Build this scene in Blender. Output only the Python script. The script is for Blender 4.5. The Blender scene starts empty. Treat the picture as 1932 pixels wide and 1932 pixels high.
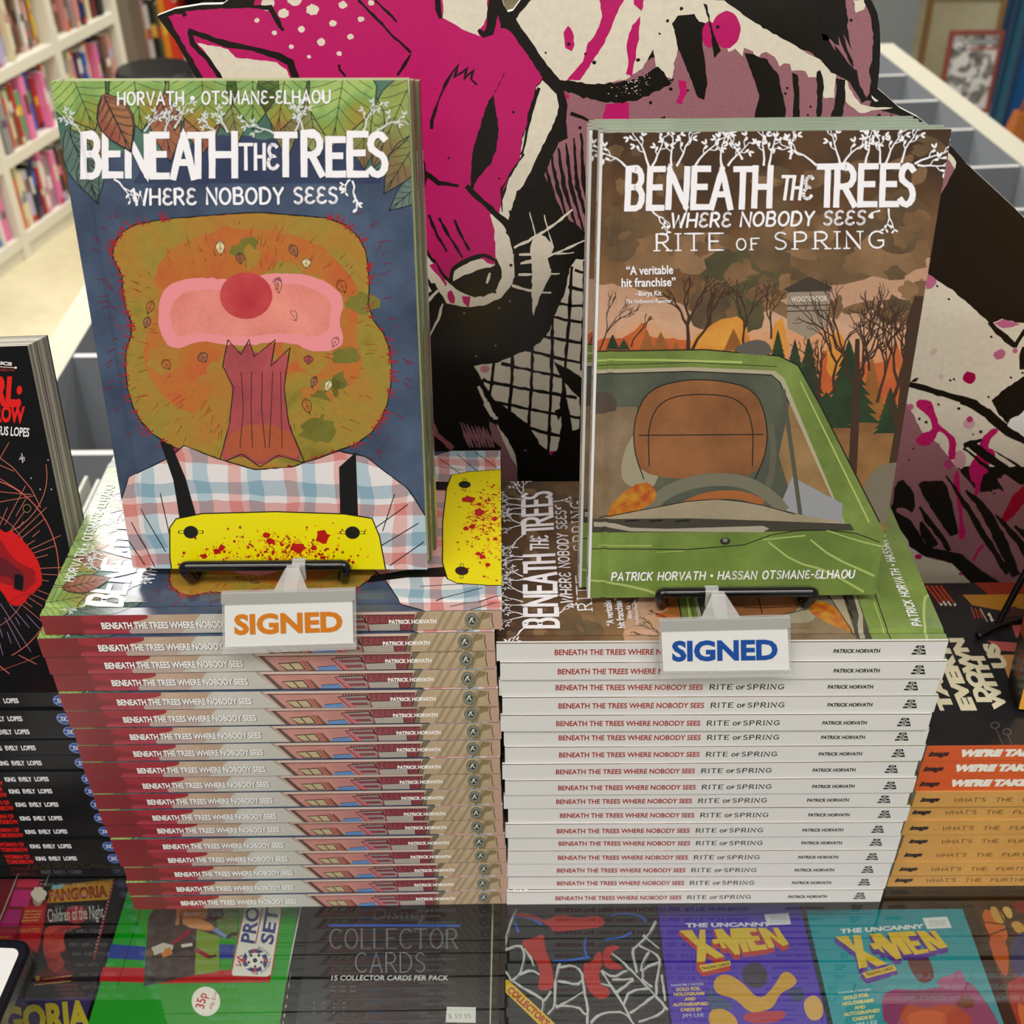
import bpy, bmesh, math, random
import numpy as np
from mathutils import Vector, Matrix
sc = bpy.context.scene
col = sc.collection
R = math.radians
rnd = random.Random(7)

# ---------------------------------------------------------------- camera
FP, SHY, PIT, ROL = 2280.7, 177.5, R(38.80), R(-.48)
CAM = Vector((0, -.513, .695))
FW = Vector((0, math.cos(PIT), -math.sin(PIT)))
UP0 = Vector((0, math.sin(PIT), math.cos(PIT)))
RT0 = Vector((1, 0, 0))
RT = RT0*math.cos(ROL) + UP0*math.sin(ROL)
UP = UP0*math.cos(ROL) - RT0*math.sin(ROL)
cd = bpy.data.cameras.new('camera')
cam = bpy.data.objects.new('camera', cd)
col.objects.link(cam)
M = Matrix((RT, UP, -FW)).transposed().to_4x4()
M.translation = CAM
cam.matrix_world = M
cd.sensor_width = 36
cd.lens = FP/1932*36
cd.shift_y = SHY/1932
cd.clip_start = .02
cd.dof.use_dof = True
cd.dof.focus_distance = .72
cd.dof.aperture_fstop = 13
sc.camera = cam

# ---------------------------------------------------------------- light
w = bpy.data.worlds.new('shop_light')
sc.world = w
w.use_nodes = True
w.node_tree.nodes['Background'].inputs[0].default_value = (1, .97, .92, 1)
w.node_tree.nodes['Background'].inputs[1].default_value = .2
def ceiling_or_fill_lamp(x, y, sx, sy, power, z=1.72):
    l = bpy.data.lights.new('ceiling_or_fill_lamp', 'AREA')
    l.shape = 'RECTANGLE'; l.size = sx; l.size_y = sy; l.energy = power
    l.color = (1, .97, .93)
    o = bpy.data.objects.new('ceiling_or_fill_lamp', l)
    o.location = (x, y, z)
    col.objects.link(o)
for a in ((-.6, -.85, 1.2, .4, 19), (.75, -.85, 1.2, .4, 19), (-.8, -2.3, 1.2, .5, 20), (.9, -2.3, 1.2, .5, 20), (-1.0, 2.05, .9, .55, 46), (1.3, 2.3, .9, .4, 13),  # the foremost pair is added fill, brightening the upright faces
          (-.9, 4.0, 1.2, .4, 46), (1.3, 4.2, 1.2, .4, 30), (-2.0, 2.9, .4, 1.2, 20)):
    ceiling_or_fill_lamp(*a)
vs = sc.view_settings
vs.view_transform = 'Standard'; vs.look = 'None'; vs.gamma = 1; vs.use_curve_mapping = False
vs.exposure = .02
sc.cycles.max_bounces = 8
sc.cycles.transparent_max_bounces = 24

# ---------------------------------------------------------------- helpers
def ray(x, y): return FW + RT*((x-966)/FP) - UP*((y-966-SHY)/FP)
def hz(x, y, z): d = ray(x, y); return CAM + d*((z-CAM.z)/d.z)
def hy(x, y, Y): d = ray(x, y); return CAM + d*((Y-CAM.y)/d.y)
def hpl(x, y, P0, n): d = ray(x, y); return CAM + d*((P0-CAM).dot(n)/d.dot(n))
def proj(P):
    v = Vector(P)-CAM; k = FP/v.dot(FW)
    return 966+v.dot(RT)*k, 966+SHY-v.dot(UP)*k
def lin(h):
    c = [(h >> 16 & 255)/255, (h >> 8 & 255)/255, (h & 255)/255]
    return [x/12.92 if x <= .04045 else ((x+.055)/1.055)**2.4 for x in c]
KC = 1.07
def C4(h, k=None): return tuple(min(.88, x*(KC if k is None else k)) for x in lin(h)) + (1,)
MATS = {}
def mat(h, rough=.34, spec=.35, metal=0, k=None, name=None):
    key = (h, rough, spec, metal, k)
    if key in MATS: return MATS[key]
    m = bpy.data.materials.new(name or 'ink_%06x' % h); m.use_nodes = True
    b = m.node_tree.nodes['Principled BSDF']
    b.inputs['Base Color'].default_value = C4(h, k); b.inputs['Roughness'].default_value = rough
    b.inputs['Specular IOR Level'].default_value = spec; b.inputs['Metallic'].default_value = metal
    if rough == .34: b.inputs['Coat Weight'].default_value = .5; b.inputs['Coat Roughness'].default_value = .2
    MATS[key] = m
    return m
def ramp_mat(name, stops, scale, rough=.34, detail=4, grad=None, amp=1.0, dist=0, contrast=(.3, .7), mode='LINEAR'):
    """mottled colour: noise through a colour ramp; grad=(axis, v0, v1) adds a printed ramp along one axis of the sheet"""
    if name in MATS: return MATS[name]
    m = bpy.data.materials.new(name); m.use_nodes = True
    nt = m.node_tree; N = nt.nodes; Lk = nt.links; b = N['Principled BSDF']
    tc = N.new('ShaderNodeTexCoord'); ns = N.new('ShaderNodeTexNoise')
    ns.inputs['Scale'].default_value = scale; ns.inputs['Detail'].default_value = detail; ns.inputs['Distortion'].default_value = dist
    Lk.new(tc.outputs['Object'], ns.inputs['Vector'])
    mr = N.new('ShaderNodeMapRange'); mr.inputs[1].default_value = contrast[0]; mr.inputs[2].default_value = contrast[1]
    Lk.new(ns.outputs[0], mr.inputs[0]); val = mr.outputs[0]
    if grad:
        sp = N.new('ShaderNodeSeparateXYZ'); Lk.new(tc.outputs['Object'], sp.inputs[0])
        g = N.new('ShaderNodeMapRange'); g.inputs[1].default_value = grad[1]; g.inputs[2].default_value = grad[2]
        Lk.new(sp.outputs[grad[0]], g.inputs[0])
        a = N.new('ShaderNodeMath'); a.operation = 'MULTIPLY_ADD'; a.inputs[1].default_value = amp; a.inputs[2].default_value = -amp/2
        Lk.new(val, a.inputs[0])
        s = N.new('ShaderNodeMath'); s.operation = 'ADD'; Lk.new(a.outputs[0], s.inputs[0]); Lk.new(g.outputs[0], s.inputs[1])
        val = s.outputs[0]
    cr = N.new('ShaderNodeValToRGB'); cr.color_ramp.interpolation = mode
    e = cr.color_ramp.elements
    while len(e) < len(stops): e.new(.5)
    for i, (p, h) in enumerate(stops): e[i].position = p; e[i].color = C4(h)
    Lk.new(val, cr.inputs[0])
    gn = N.new('ShaderNodeTexNoise'); gn.inputs['Scale'].default_value = scale*12; gn.inputs['Detail'].default_value = 2
    Lk.new(tc.outputs['Object'], gn.inputs['Vector'])
    gm = N.new('ShaderNodeMapRange'); gm.inputs[3].default_value = .88; gm.inputs[4].default_value = 1.12
    Lk.new(gn.outputs[0], gm.inputs[0])
    mx = N.new('ShaderNodeVectorMath'); mx.operation = 'MULTIPLY'
    Lk.new(cr.outputs[0], mx.inputs[0]); Lk.new(gm.outputs[0], mx.inputs[1])
    Lk.new(mx.outputs[0], b.inputs['Base Color'])
    b.inputs['Roughness'].default_value = rough; b.inputs['Specular IOR Level'].default_value = .35
    if rough == .34: b.inputs['Coat Weight'].default_value = .5; b.inputs['Coat Roughness'].default_value = .2
    MATS[name] = m
    return m
def wc(name, a, b, scale=60, **k): return ramp_mat(name, [(0, a), (1, b)], scale, **k)

class MB:
    def __init__(s): s.v = []; s.f = []; s.m = []; s.ms = []
    def mi(s, m):
        if m not in s.ms: s.ms.append(m)
        return s.ms.index(m)
    def face(s, pts, m):
        n = len(s.v); s.v += [tuple(p) for p in pts]; s.f.append(tuple(range(n, n+len(pts)))); s.m.append(s.mi(m))
    def mesh(s, vs, fs, m):
        n = len(s.v); s.v += [tuple(p) for p in vs]; i = s.mi(m)
        for f in fs: s.f.append(tuple(n+k for k in f)); s.m.append(i)
    def hexa(s, p, m, mm=None):
        """8 corners: bottom ring 0-3, top ring 4-7; mm overrides per face (bottom, top, s0, s1, s2, s3)"""
        fs = [(3, 2, 1, 0), (4, 5, 6, 7), (0, 1, 5, 4), (1, 2, 6, 5), (2, 3, 7, 6), (3, 0, 4, 7)]
        n = len(s.v); s.v += [tuple(q) for q in p]
        for k, f in enumerate(fs): s.f.append(tuple(n+i for i in f)); s.m.append(s.mi((mm or {}).get(k, m)))
    def box(s, a, b, m, mm=None):
        x0, y0, z0 = a; x1, y1, z1 = b
        s.hexa([(x0, y0, z0), (x1, y0, z0), (x1, y1, z0), (x0, y1, z0), (x0, y0, z1), (x1, y0, z1), (x1, y1, z1), (x0, y1, z1)], m, mm)
    def slab(s, poly, n, th, m, side=None):
        """polygon with thickness th along -n"""
        a = [Vector(p) for p in poly]; b = [p - n*th for p in a]; k = len(a)
        s.face(a, m); s.face(b[::-1], m)
        for i in range(k): s.face([a[i], b[i], b[(i+1) % k], a[(i+1) % k]], side or m)
    def tube(s, pts, r, m, n=10, closed=False):
        P = [Vector(p) for p in pts]; k = len(P); rings = []
        ref = None
        for i in range(k):
            a = P[i-1] if (i or closed) else P[0]; c = P[(i+1) % k] if (i < k-1 or closed) else P[-1]
            t = (c-a).normalized()
            if ref is None: ref = t.orthogonal().normalized()
            ref = (ref - t*ref.dot(t)).normalized(); q = t.cross(ref)
            rr = r[i] if isinstance(r, (list, tuple)) else r
            rings.append([P[i] + ref*math.cos(2*math.pi*j/n)*rr + q*math.sin(2*math.pi*j/n)*rr for j in range(n)])
        vs = [v for g in rings for v in g]; fs = []
        for i in range(k if closed else k-1):
            for j in range(n):
                fs.append((i*n+j, i*n+(j+1) % n, ((i+1) % k)*n+(j+1) % n, ((i+1) % k)*n+j))
        if not closed: fs += [tuple(range(n))[::-1], tuple((k-1)*n+j for j in range(n))]
        s.mesh(vs, fs, m)
    def build(s, name, parent=None, smooth=False, loc=None):
        me = bpy.data.meshes.new(name); me.from_pydata(s.v, [], s.f)
        for m in s.ms: me.materials.append(m)
        me.polygons.foreach_set('material_index', s.m)
        if smooth:
            bm = bmesh.new(); bm.from_mesh(me); bmesh.ops.remove_doubles(bm, verts=bm.verts, dist=1e-6); bm.to_mesh(me); bm.free()
            me.polygons.foreach_set('use_smooth', [True]*len(me.polygons))
        me.update()
        o = bpy.data.objects.new(name, me); col.objects.link(o)
        if parent: o.parent = parent
        if loc: o.location = loc
        return o
def smoothpath(pts, it=2):
    P = [Vector(p) for p in pts]
    for _ in range(it):
        Q = [P[0]]
        for a, b in zip(P, P[1:]): Q += [a*.75+b*.25, a*.25+b*.75]
        P = Q + [P[-1]]
    return P
def tag(o, label, cat, group=None, kind=None):
    o['label'] = label; o['category'] = cat
    if group: o['group'] = group
    if kind: o['kind'] = kind
    return o
def struct(o): o['kind'] = 'structure'; return o
def thing(name, label, cat, loc=(0, 0, 0), group=None):
    o = bpy.data.objects.new(name, None); o.empty_display_size = .02; col.objects.link(o); o.location = loc
    return tag(o, label, cat, group)
def dup(root, label, group=None):
    r = root.copy(); col.objects.link(r); r['label'] = label
    if group: r['group'] = group
    for ch in list(root.children):
        c = ch.copy(); col.objects.link(c); c.parent = r
        for g in list(ch.children): d = g.copy(); col.objects.link(d); d.parent = c
    return r
ORD = ['', 'topmost', 'second', 'third', 'fourth', 'fifth', 'sixth', 'seventh', 'eighth', 'ninth', 'tenth', 'eleventh', 'twelfth', 'thirteenth',
       'fourteenth', 'fifteenth', 'sixteenth', 'seventeenth', 'eighteenth', 'nineteenth', 'twentieth', 'twenty-first', 'twenty-second', 'twenty-third', 'twenty-fourth', 'twenty-fifth', 'twenty-sixth', 'twenty-seventh', 'twenty-eighth', 'twenty-ninth', 'thirtieth']

# ---------------------------------------------------------------- printing: flat artwork on real sheets
def homog(src, dst):
    A = []; B = []
    for (x, y), (u, v) in zip(src, dst):
        A.append([x, y, 1, 0, 0, 0, -u*x, -u*y]); B.append(u)
        A.append([0, 0, 0, x, y, 1, -v*x, -v*y]); B.append(v)
    h = np.linalg.solve(np.array(A, float), np.array(B, float))
    return lambda x, y: ((h[0]*x+h[1]*y+h[2])/(h[6]*x+h[7]*y+1), (h[3]*x+h[4]*y+h[5])/(h[6]*x+h[7]*y+1))
def clip(P, axis, lim, keep):
    out = []
    for i in range(len(P)):
        a = P[i-1]; b = P[i]; ia = (a[axis]-lim)*keep >= 0; ib = (b[axis]-lim)*keep >= 0
        if ia != ib:
            t = (lim-a[axis])/(b[axis]-a[axis]); out.append((a[0]+(b[0]-a[0])*t, a[1]+(b[1]-a[1])*t))
        if ib: out.append(b)
    return out
TXT = {}
def text_polys(s, bold):
    k = (s, bold)
    if k in TXT: return TXT[k]
    cu = bpy.data.curves.new('t', 'FONT'); cu.body = s; cu.offset = bold; cu.resolution_u = 3; cu.fill_mode = 'FRONT'
    o = bpy.data.objects.new('t', cu); col.objects.link(o)
    dg = bpy.context.evaluated_depsgraph_get(); ev = o.evaluated_get(dg); me = ev.to_mesh()
    vs = [(v.co.x, v.co.y) for v in me.vertices]
    ps = [[vs[i] for i in p.vertices] for p in me.polygons]
    ev.to_mesh_clear(); bpy.data.objects.remove(o); bpy.data.curves.remove(cu)
    x0 = min(v[0] for v in vs); x1 = max(v[0] for v in vs); y1 = .729 if s.isupper() or True else 1
    TXT[k] = [[((x-x0)/(x1-x0), y/.729) for x, y in p] for p in ps]
    return TXT[k]
def arc(cx, cy, rx, ry, a0, a1, n=7): return [(cx+rx*math.cos(R(a0+(a1-a0)*i/n)), cy+ry*math.sin(R(a0+(a1-a0)*i/n))) for i in range(n+1)]
GL = {
 'A': (.8, [[(0, 0), (.4, 1), (.8, 0)], [(.16, .34), (.64, .34)]]),
 'B': (.7, [[(0, 0), (0, 1), (.38, 1)]+arc(.38, .77, .25, .23, 90, -90, 5)+[(0, .54)], [(.38, .54)]+arc(.4, .27, .3, .27, 90, -90, 5)+[(0, 0)]]),
 'C': (.75, [arc(.45, .5, .45, .5, 48, 312, 10)]),
 'D': (.78, [[(0, 0), (0, 1), (.3, 1)]+arc(.3, .5, .48, .5, 90, -90, 8)+[(0, 0)]]),
 'E': (.62, [[(.62, 1), (0, 1), (0, 0), (.62, 0)], [(0, .53), (.5, .53)]]),
 'e': (.66, [arc(.36, .76, .3, .24, 40, 250, 7)+[(.42, .52)]+arc(.36, .26, .36, .26, 110, 330, 7)]),
 'F': (.6, [[(.6, 1), (0, 1), (0, 0)], [(0, .53), (.48, .53)]]),
 'G': (.8, [arc(.45, .5, .45, .5, 48, 320, 10)+[(.8, .45), (.5, .45)]]),
 'H': (.75, [[(0, 0), (0, 1)], [(.75, 0), (.75, 1)], [(0, .5), (.75, .5)]]),
 'I': (.05, [[(.02, 0), (.02, 1)]]),
 'K': (.7, [[(0, 0), (0, 1)], [(.66, 1), (0, .42)], [(.2, .58), (.7, 0)]]),
 'L': (.58, [[(0, 1), (0, 0), (.58, 0)]]),
 'M': (.95, [[(0, 0), (.08, 1), (.47, .2), (.87, 1), (.95, 0)]]),
 'N': (.76, [[(0, 0), (0, 1), (.76, 0), (.76, 1)]]),
 'O': (.85, [arc(.42, .5, .42, .5, 90, 450, 14)]),
 'P': (.65, [[(0, 0), (0, 1), (.35, 1)]+arc(.35, .73, .3, .27, 90, -90, 5)+[(0, .46)]]),
 'R': (.7, [[(0, 0), (0, 1), (.35, 1)]+arc(.35, .74, .3, .26, 90, -90, 5)+[(0, .48)], [(.3, .48), (.7, 0)]]),
 'S': (.62, [arc(.33, .76, .3, .24, 35, 210, 6)+[(.33, .52)]+arc(.3, .26, .32, .26, 60, -145, 7)]),
 'T': (.75, [[(0, 1), (.75, 1)], [(.37, 1), (.37, 0)]]),
 'U': (.75, [[(0, 1), (0, .35)]+arc(.37, .36, .37, .36, 180, 360, 7)+[(.75, 1)]]),
 'V': (.78, [[(0, 1), (.39, 0), (.78, 1)]]),
 'W': (1.1, [[(0, 1), (.27, 0), (.55, .8), (.83, 0), (1.1, 1)]]),
 'X': (.75, [[(0, 1), (.75, 0)], [(.75, 1), (0, 0)]]),
 'Y': (.74, [[(0, 1), (.37, .48), (.74, 1)], [(.37, .48), (.37, 0)]]),
 '-': (.35, [[(0, .48), (.35, .48)]]), '\u2022': (.16, [[(.06, .5), (.1, .5)]]), "'": (.1, [[(.05, 1), (.02, .78)]]), ' ': (.35, []),
}
class Art:
    def __init__(s, mp, seed=1): s.mp = mp; s.it = []; s.r = random.Random(seed)
    def raw(s, pts, m, L): s.it.append(([s.mp(*p) for p in pts], m, L))
    def poly(s, pts, m, L=1, rough=0, step=9, smooth=0):
        for _ in range(smooth):
            q = []
            for i in range(len(pts)):
                a = pts[i]; b = pts[(i+1) % len(pts)]
                q += [(a[0]*.75+b[0]*.25, a[1]*.75+b[1]*.25), (a[0]*.25+b[0]*.75, a[1]*.25+b[1]*.75)]
            pts = q
        if rough:
            q = []
            for i in range(len(pts)):
                a = pts[i]; b = pts[(i+1) % len(pts)]; n = max(1, int(math.hypot(b[0]-a[0], b[1]-a[1])/step))
                for j in range(n): q.append((a[0]+(b[0]-a[0])*j/n+s.r.uniform(-rough, rough), a[1]+(b[1]-a[1])*j/n+s.r.uniform(-rough, rough)))
            pts = q
        s.raw(pts, m, L)
    def line(s, pts, wd, m, L=2, taper=(1, 1), rough=0, step=10, smooth=0, closed=False):
        if closed: pts = list(pts)+[pts[0]]
        def arcl(P):
            o = [0.]
            for p, q in zip(P, P[1:]): o.append(o[-1]+math.hypot(q[0]-p[0], q[1]-p[1]))
            return [x/(o[-1] or 1) for x in o]
        wf = arcl(pts) if isinstance(wd, (list, tuple)) else None
        if smooth: pts = [(p.x, p.y) for p in smoothpath([(x, y, 0) for x, y in pts], smooth)]
        if rough:
            q = []
            for a, b in zip(pts, pts[1:]):
                n = max(1, int(math.hypot(b[0]-a[0], b[1]-a[1])/step))
                q += [(a[0]+(b[0]-a[0])*j/n, a[1]+(b[1]-a[1])*j/n) for j in range(n)]
            pts = q+[pts[-1]]
        if wf: wd = list(np.interp(arcl(pts), wf, list(wd)[:len(wf)]+[wd[-1]]*(len(wf)-len(wd))))
        k = len(pts); A = []; B = []
        for i, p in enumerate(pts):
            a = pts[max(0, i-1)]; b = pts[min(k-1, i+1)]; dx = b[0]-a[0]; dy = b[1]-a[1]; d = math.hypot(dx, dy) or 1
            ww = (wd[i] if isinstance(wd, (list, tuple)) else wd)*(taper[0]+(taper[1]-taper[0])*i/max(1, k-1))/2
            mi = 1
            if 0 < i < k-1:
                x1 = p[0]-a[0]; y1 = p[1]-a[1]; x2 = b[0]-p[0]; y2 = b[1]-p[1]; e = (math.hypot(x1, y1)*math.hypot(x2, y2)) or 1
                mi = min(2.0, 1/max(.3, math.sqrt(max(.02, (1+(x1*x2+y1*y2)/e)/2))))
            w1 = ww*mi+s.r.uniform(-rough, rough); w2 = ww*mi+s.r.uniform(-rough, rough)
            A.append((p[0]-dy/d*w1, p[1]+dx/d*w1)); B.append((p[0]+dy/d*w2, p[1]-dx/d*w2))
        for i in range(k-1): s.raw([A[i], B[i], B[i+1], A[i+1]], m, L)
    def dot(s, cx, cy, rx, m, L=2, ry=None, n=14, rot=0, rough=0):
        ry = rx if ry is None else ry; c, q = math.cos(rot), math.sin(rot); pts = []
        for i in range(n):
            t = 2*math.pi*i/n; k = 1+s.r.uniform(-rough, rough); x = rx*k*math.cos(t); y = ry*k*math.sin(t)
            pts.append((cx+x*c-y*q, cy+x*q+y*c))
        s.raw(pts, m, L)
    def leaf(s, base, tip, hw, m, ink, L=2, veins=6, lw=1.8):
        bx, by = base; dx, dy = tip[0]-bx, tip[1]-by; d = math.hypot(dx, dy); nx, ny = -dy/d, dx/d
        prof = [(0, .1), (.12, .55), (.3, .95), (.48, 1), (.65, .8), (.82, .42), (.93, .14), (1, 0)]
        a = [(bx+dx*t+nx*hw*k, by+dy*t+ny*hw*k) for t, k in prof]; b = [(bx+dx*t-nx*hw*k, by+dy*t-ny*hw*k) for t, k in prof]
        s.poly(a+b[::-1][1:], m, L)
        s.line(a, lw, ink, L+.5); s.line(b, lw, ink, L+.5); s.line([base, tip], lw*.8, ink, L+.5)
        for i in range(veins):
            t = .08+i*.8/veins
            kk = np.interp(t+.16, [p[0] for p in prof], [p[1] for p in prof])*.9
            for sg in (1, -1):
                s.line([(bx+dx*t, by+dy*t), (bx+dx*(t+.11)+nx*hw*kk*.6*sg, by+dy*(t+.11)+ny*hw*kk*.6*sg), (bx+dx*(t+.16)+nx*hw*kk*sg, by+dy*(t+.16)+ny*hw*kk*sg)], lw*.55, ink, L+.5)
    def bt(s, txt, p0, p1, h, m, L=3, bold=0., slant=0.):
        dx, dy = p1[0]-p0[0], p1[1]-p0[1]; d = math.hypot(dx, dy); ux, uy = dy/d*h+dx/d*h*slant, -dx/d*h+dy/d*h*slant
        for q in text_polys(txt, bold): s.raw([(p0[0]+dx*x+ux*y, p0[1]+dy*x+uy*y) for x, y in q], m, L)
    def st(s, txt, p0, p1, h, t, m, L=3, serif=0, slant=0., gap=.22, jit=0.):
        W = 0; pos = []
        for ch in txt: pos.append(W); W += GL[ch][0]+gap
        W -= gap
        dx, dy = p1[0]-p0[0], p1[1]-p0[1]; d = math.hypot(dx, dy); ex, ey = dx/d, dy/d; t2 = t/2
        sx = (d-t)/W
        def T(x, y): X = t2+x*sx+y*h*slant; Y = t2+y*(h-t); return (p0[0]+ex*X+ey*Y, p0[1]+ey*X-ex*Y)
        for ch, o in zip(txt, pos):
            if ch == '\u2022':
                q = T(o+.08, .48); s.dot(q[0], q[1], h*.17, m, L, n=12); continue
            jy = s.r.uniform(-jit, jit); jx = s.r.uniform(-jit, jit)
            for pl in GL[ch][1]:
                pts = [T(o+x+jx*.4, y+jy*.3+jx*.2*y) for x, y in pl]
                s.line(pts, t, m, L)
                for q in pts: s.dot(q[0], q[1], t2*.98, m, L, n=8)
                if serif:
                    for e in (pl[0], pl[-1]):
                        if e[1] in (0, 1): s.line([T(o+e[0]-serif, e[1]), T(o+e[0]+serif, e[1])], t*.7, m, L)
    def big(s, ch, x0, x1, y0, y1, t, m, L=4, slant=0, th=None):
        gw, pl = GL[ch]; gw = max(gw, .05); t2 = t/2; r = s.r
        for p in pl:
            pts = [(x0+t2+x/gw*(x1-x0-t)+slant*y*(y0-y1)*-1, y1-t2*.9-y*(y1-y0-t*.9)) for x, y in p]
            q = []
            k = len(pts)
            # butt ends pushed out so strokes reach the cap and base line
            for a, b, i in ((0, 1, 0), (-1, -2, -1)):
                dx = pts[a][0]-pts[b][0]; dy = pts[a][1]-pts[b][1]; d = math.hypot(dx, dy) or 1
                e = (pts[a][0]+dx/d*t2*.9, pts[a][1]+dy/d*t2*.9)
                if i == 0: first = e
                else: last = e
            pts2 = [first]+pts[1:-1]+[last] if k > 1 else pts
            s.line(pts2, t, m, L, rough=t*.03, step=14)
            for z in pts[1:-1]: s.dot(z[0], z[1], t2, m, L, n=8)
    def splat(s, x, y, r, m, L=3, n=14, spread=2.6):
        s.poly([(x+r*(.55+.6*s.r.random())*math.cos(i*.5), y+r*(.55+.6*s.r.random())*math.sin(i*.5)*.8) for i in range(13)], m, L)
        for _ in range(n):
            a = s.r.uniform(0, 6.28); d = r*s.r.uniform(1, spread); s.dot(x+d*math.cos(a), y+d*.7*math.sin(a), r*s.r.uniform(.03, .14), m, L, n=6)
    def twig(s, x, y, ang, ln, wd, m, dep, L=3, leaf=None, spread=.6, lm=None):
        wd = max(wd, 1.1)
        x2 = x+ln*math.cos(ang); y2 = y-ln*math.sin(ang); b = s.r.uniform(-.2, .2)
        xm = (x+x2)/2+ln*b*math.sin(ang); ym = (y+y2)/2+ln*b*math.cos(ang)
        s.line([(x, y), (xm, ym), (x2, y2)], [wd, wd*.85, wd*.7], m, L)
        if leaf and dep <= 1:
            for _ in range(1 if s.r.random() < .75 else 2):
                a = ang+s.r.choice((-1, 1))*s.r.uniform(.5, 1.3); s.dot(x2+leaf*math.cos(a)*1.15, y2-leaf*math.sin(a)*1.15, leaf, lm or m, L, ry=leaf*.46, n=8, rot=-a)
        if dep > 0:
            for _ in range(2 if dep < 4 else 3):
                s.twig(x2, y2, ang+s.r.uniform(-spread, spread), ln*s.r.uniform(.6, .9), wd*.68, m, dep-1, L, leaf, spread, lm)
    def vine(s, x, y, ang, ln, m, L=3, leaf=5.5):
        P = [(x, y)]; a = ang; n = 5
        for i in range(n):
            a += s.r.uniform(-.35, .35); a = a*.8+ang*.2; P.append((P[-1][0]+ln/n*math.cos(a), P[-1][1]-ln/n*math.sin(a)))
            if i:
                sg = 1 if i % 2 else -1; b = a+sg*s.r.uniform(.6, 1.0); l2 = ln*s.r.uniform(.22, .4); px, py = P[-1]
                q = (px+l2*.5*math.cos(b), py-l2*.5*math.sin(b)); e = (px+l2*math.cos(b-sg*.3), py-l2*math.sin(b-sg*.3)); s.line([(px, py), q, e], [2, 1.6, 1.2], m, L)
                for (cx, cy), d in ((e, 0), (e, .9), (q, -.9)):
                    t = b+d*sg; s.dot(cx+leaf*1.2*math.cos(t), cy-leaf*1.2*math.sin(t), leaf, m, L, ry=leaf*.42, n=8, rot=-t)
        s.line(P, [4.4, 3.6, 3, 2.4, 2, 1.4], m, L)
    def emit(s, mb, frame, rects=None, eps=1.2e-4):
        for ni, (P, m, L) in enumerate(s.it):
            lift = L*eps+(ni % 16)*eps*.0029
            for r in (rects or [None]):
                q = P
                if r:
                    for ax, lim, kp in ((0, r[0], 1), (0, r[2], -1), (1, r[1], 1), (1, r[3], -1)):
                        if len(q) > 2: q = clip(q, ax, lim, kp)
                if len(q) < 3: continue
                A = sum(q[i-1][0]*q[i][1]-q[i][0]*q[i-1][1] for i in range(len(q)))
                if abs(A) < 1e-10: continue
                if A < 0: q = q[::-1]
                mb.face([frame(u, v, lift) for u, v in q], m)
class SArt(Art):
    """spine artwork: y runs 0..1 over the spine's thickness; converted to even units"""
    K = 46.
    def c(s, P): return [(x, y*s.K) for x, y in P]
    def poly(s, pts, m, L=1, **k): Art.poly(s, s.c(pts), m, L, **k)
    def line(s, pts, wd, m, L=2, **k): Art.line(s, s.c(pts), wd if wd >= .3 else wd*s.K, m, L, **k)
    def dot(s, cx, cy, rx, m, L=2, ry=None, **k): Art.dot(s, cx, cy*s.K, rx, m, L, ry=(ry*s.K if ry is not None else None), **k)
    def bt(s, t, p0, p1, h, m, L=3, **k): Art.bt(s, t, s.c([p0])[0], s.c([p1])[0], h*s.K, m, L, **k)
INK = mat(0x17130f, .45); WHITE = mat(0xe4e2e4, .45, k=1.05); PAPER = mat(0xd8d6cc, .8, .2)
BLACKM = mat(0x0b0b0c, .25, .6)
# ---------------------------------------------------------------- room
FZ = -.95
FLOOR = ramp_mat('floor_vinyl', [(0, 0xb4a886), (.5, 0xc4ba98), (1, 0xd0c6a8)], 1.6, rough=.55, detail=5)
b = MB(); b.box((-5, -2, FZ-.05), (5, 8.2, FZ), FLOOR); struct(b.build('floor'))
WALLM = mat(0xcfcac0, .9, .2)
b = MB(); b.box((-5, 8.2, FZ), (5, 8.3, 1.8), WALLM); struct(b.build('wall_back'))
b = MB(); b.box((-5.1, -2, FZ), (-5, 8.3, 1.8), WALLM); struct(b.build('wall_left'))
b = MB(); b.box((-5, -2, 1.8), (5, 8.2, 1.9), mat(0xd8d6d0, .9, .2)); struct(b.build('ceiling'))

# ---------------------------------------------------------------- glass display case the stacks stand on
GLASS = bpy.data.materials.new('case_glass'); GLASS.use_nodes = True
nt = GLASS.node_tree; nt.nodes.clear()
gt = nt.nodes.new('ShaderNodeBsdfTransparent'); gt.inputs[0].default_value = (.96, .98, .97, 1)
gg = nt.nodes.new('ShaderNodeBsdfGlossy'); gg.inputs['Roughness'].default_value = .0; fr = nt.nodes.new('ShaderNodeFresnel'); fr.inputs[0].default_value = 1.5
ge = nt.nodes.new('ShaderNodeNewGeometry'); bf = nt.nodes.new('ShaderNodeMath'); bf.operation = 'MULTIPLY_ADD'; bf.inputs[1].default_value = -2.3; bf.inputs[2].default_value = 2.3
fm = nt.nodes.new('ShaderNodeMath'); fm.operation = 'MULTIPLY'; fm.use_clamp = True
nt.links.new(ge.outputs['Backfacing'], bf.inputs[0]); nt.links.new(bf.outputs[0], fm.inputs[0]); nt.links.new(fr.outputs[0], fm.inputs[1])
mx = nt.nodes.new('ShaderNodeMixShader'); go = nt.nodes.new('ShaderNodeOutputMaterial')
nt.links.new(fm.outputs[0], mx.inputs[0]); nt.links.new(gt.outputs[0], mx.inputs[1]); nt.links.new(gg.outputs[0], mx.inputs[2]); nt.links.new(mx.outputs[0], go.inputs[0])
ALU = mat(0x9a9a98, .35, .5, .9)
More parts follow.
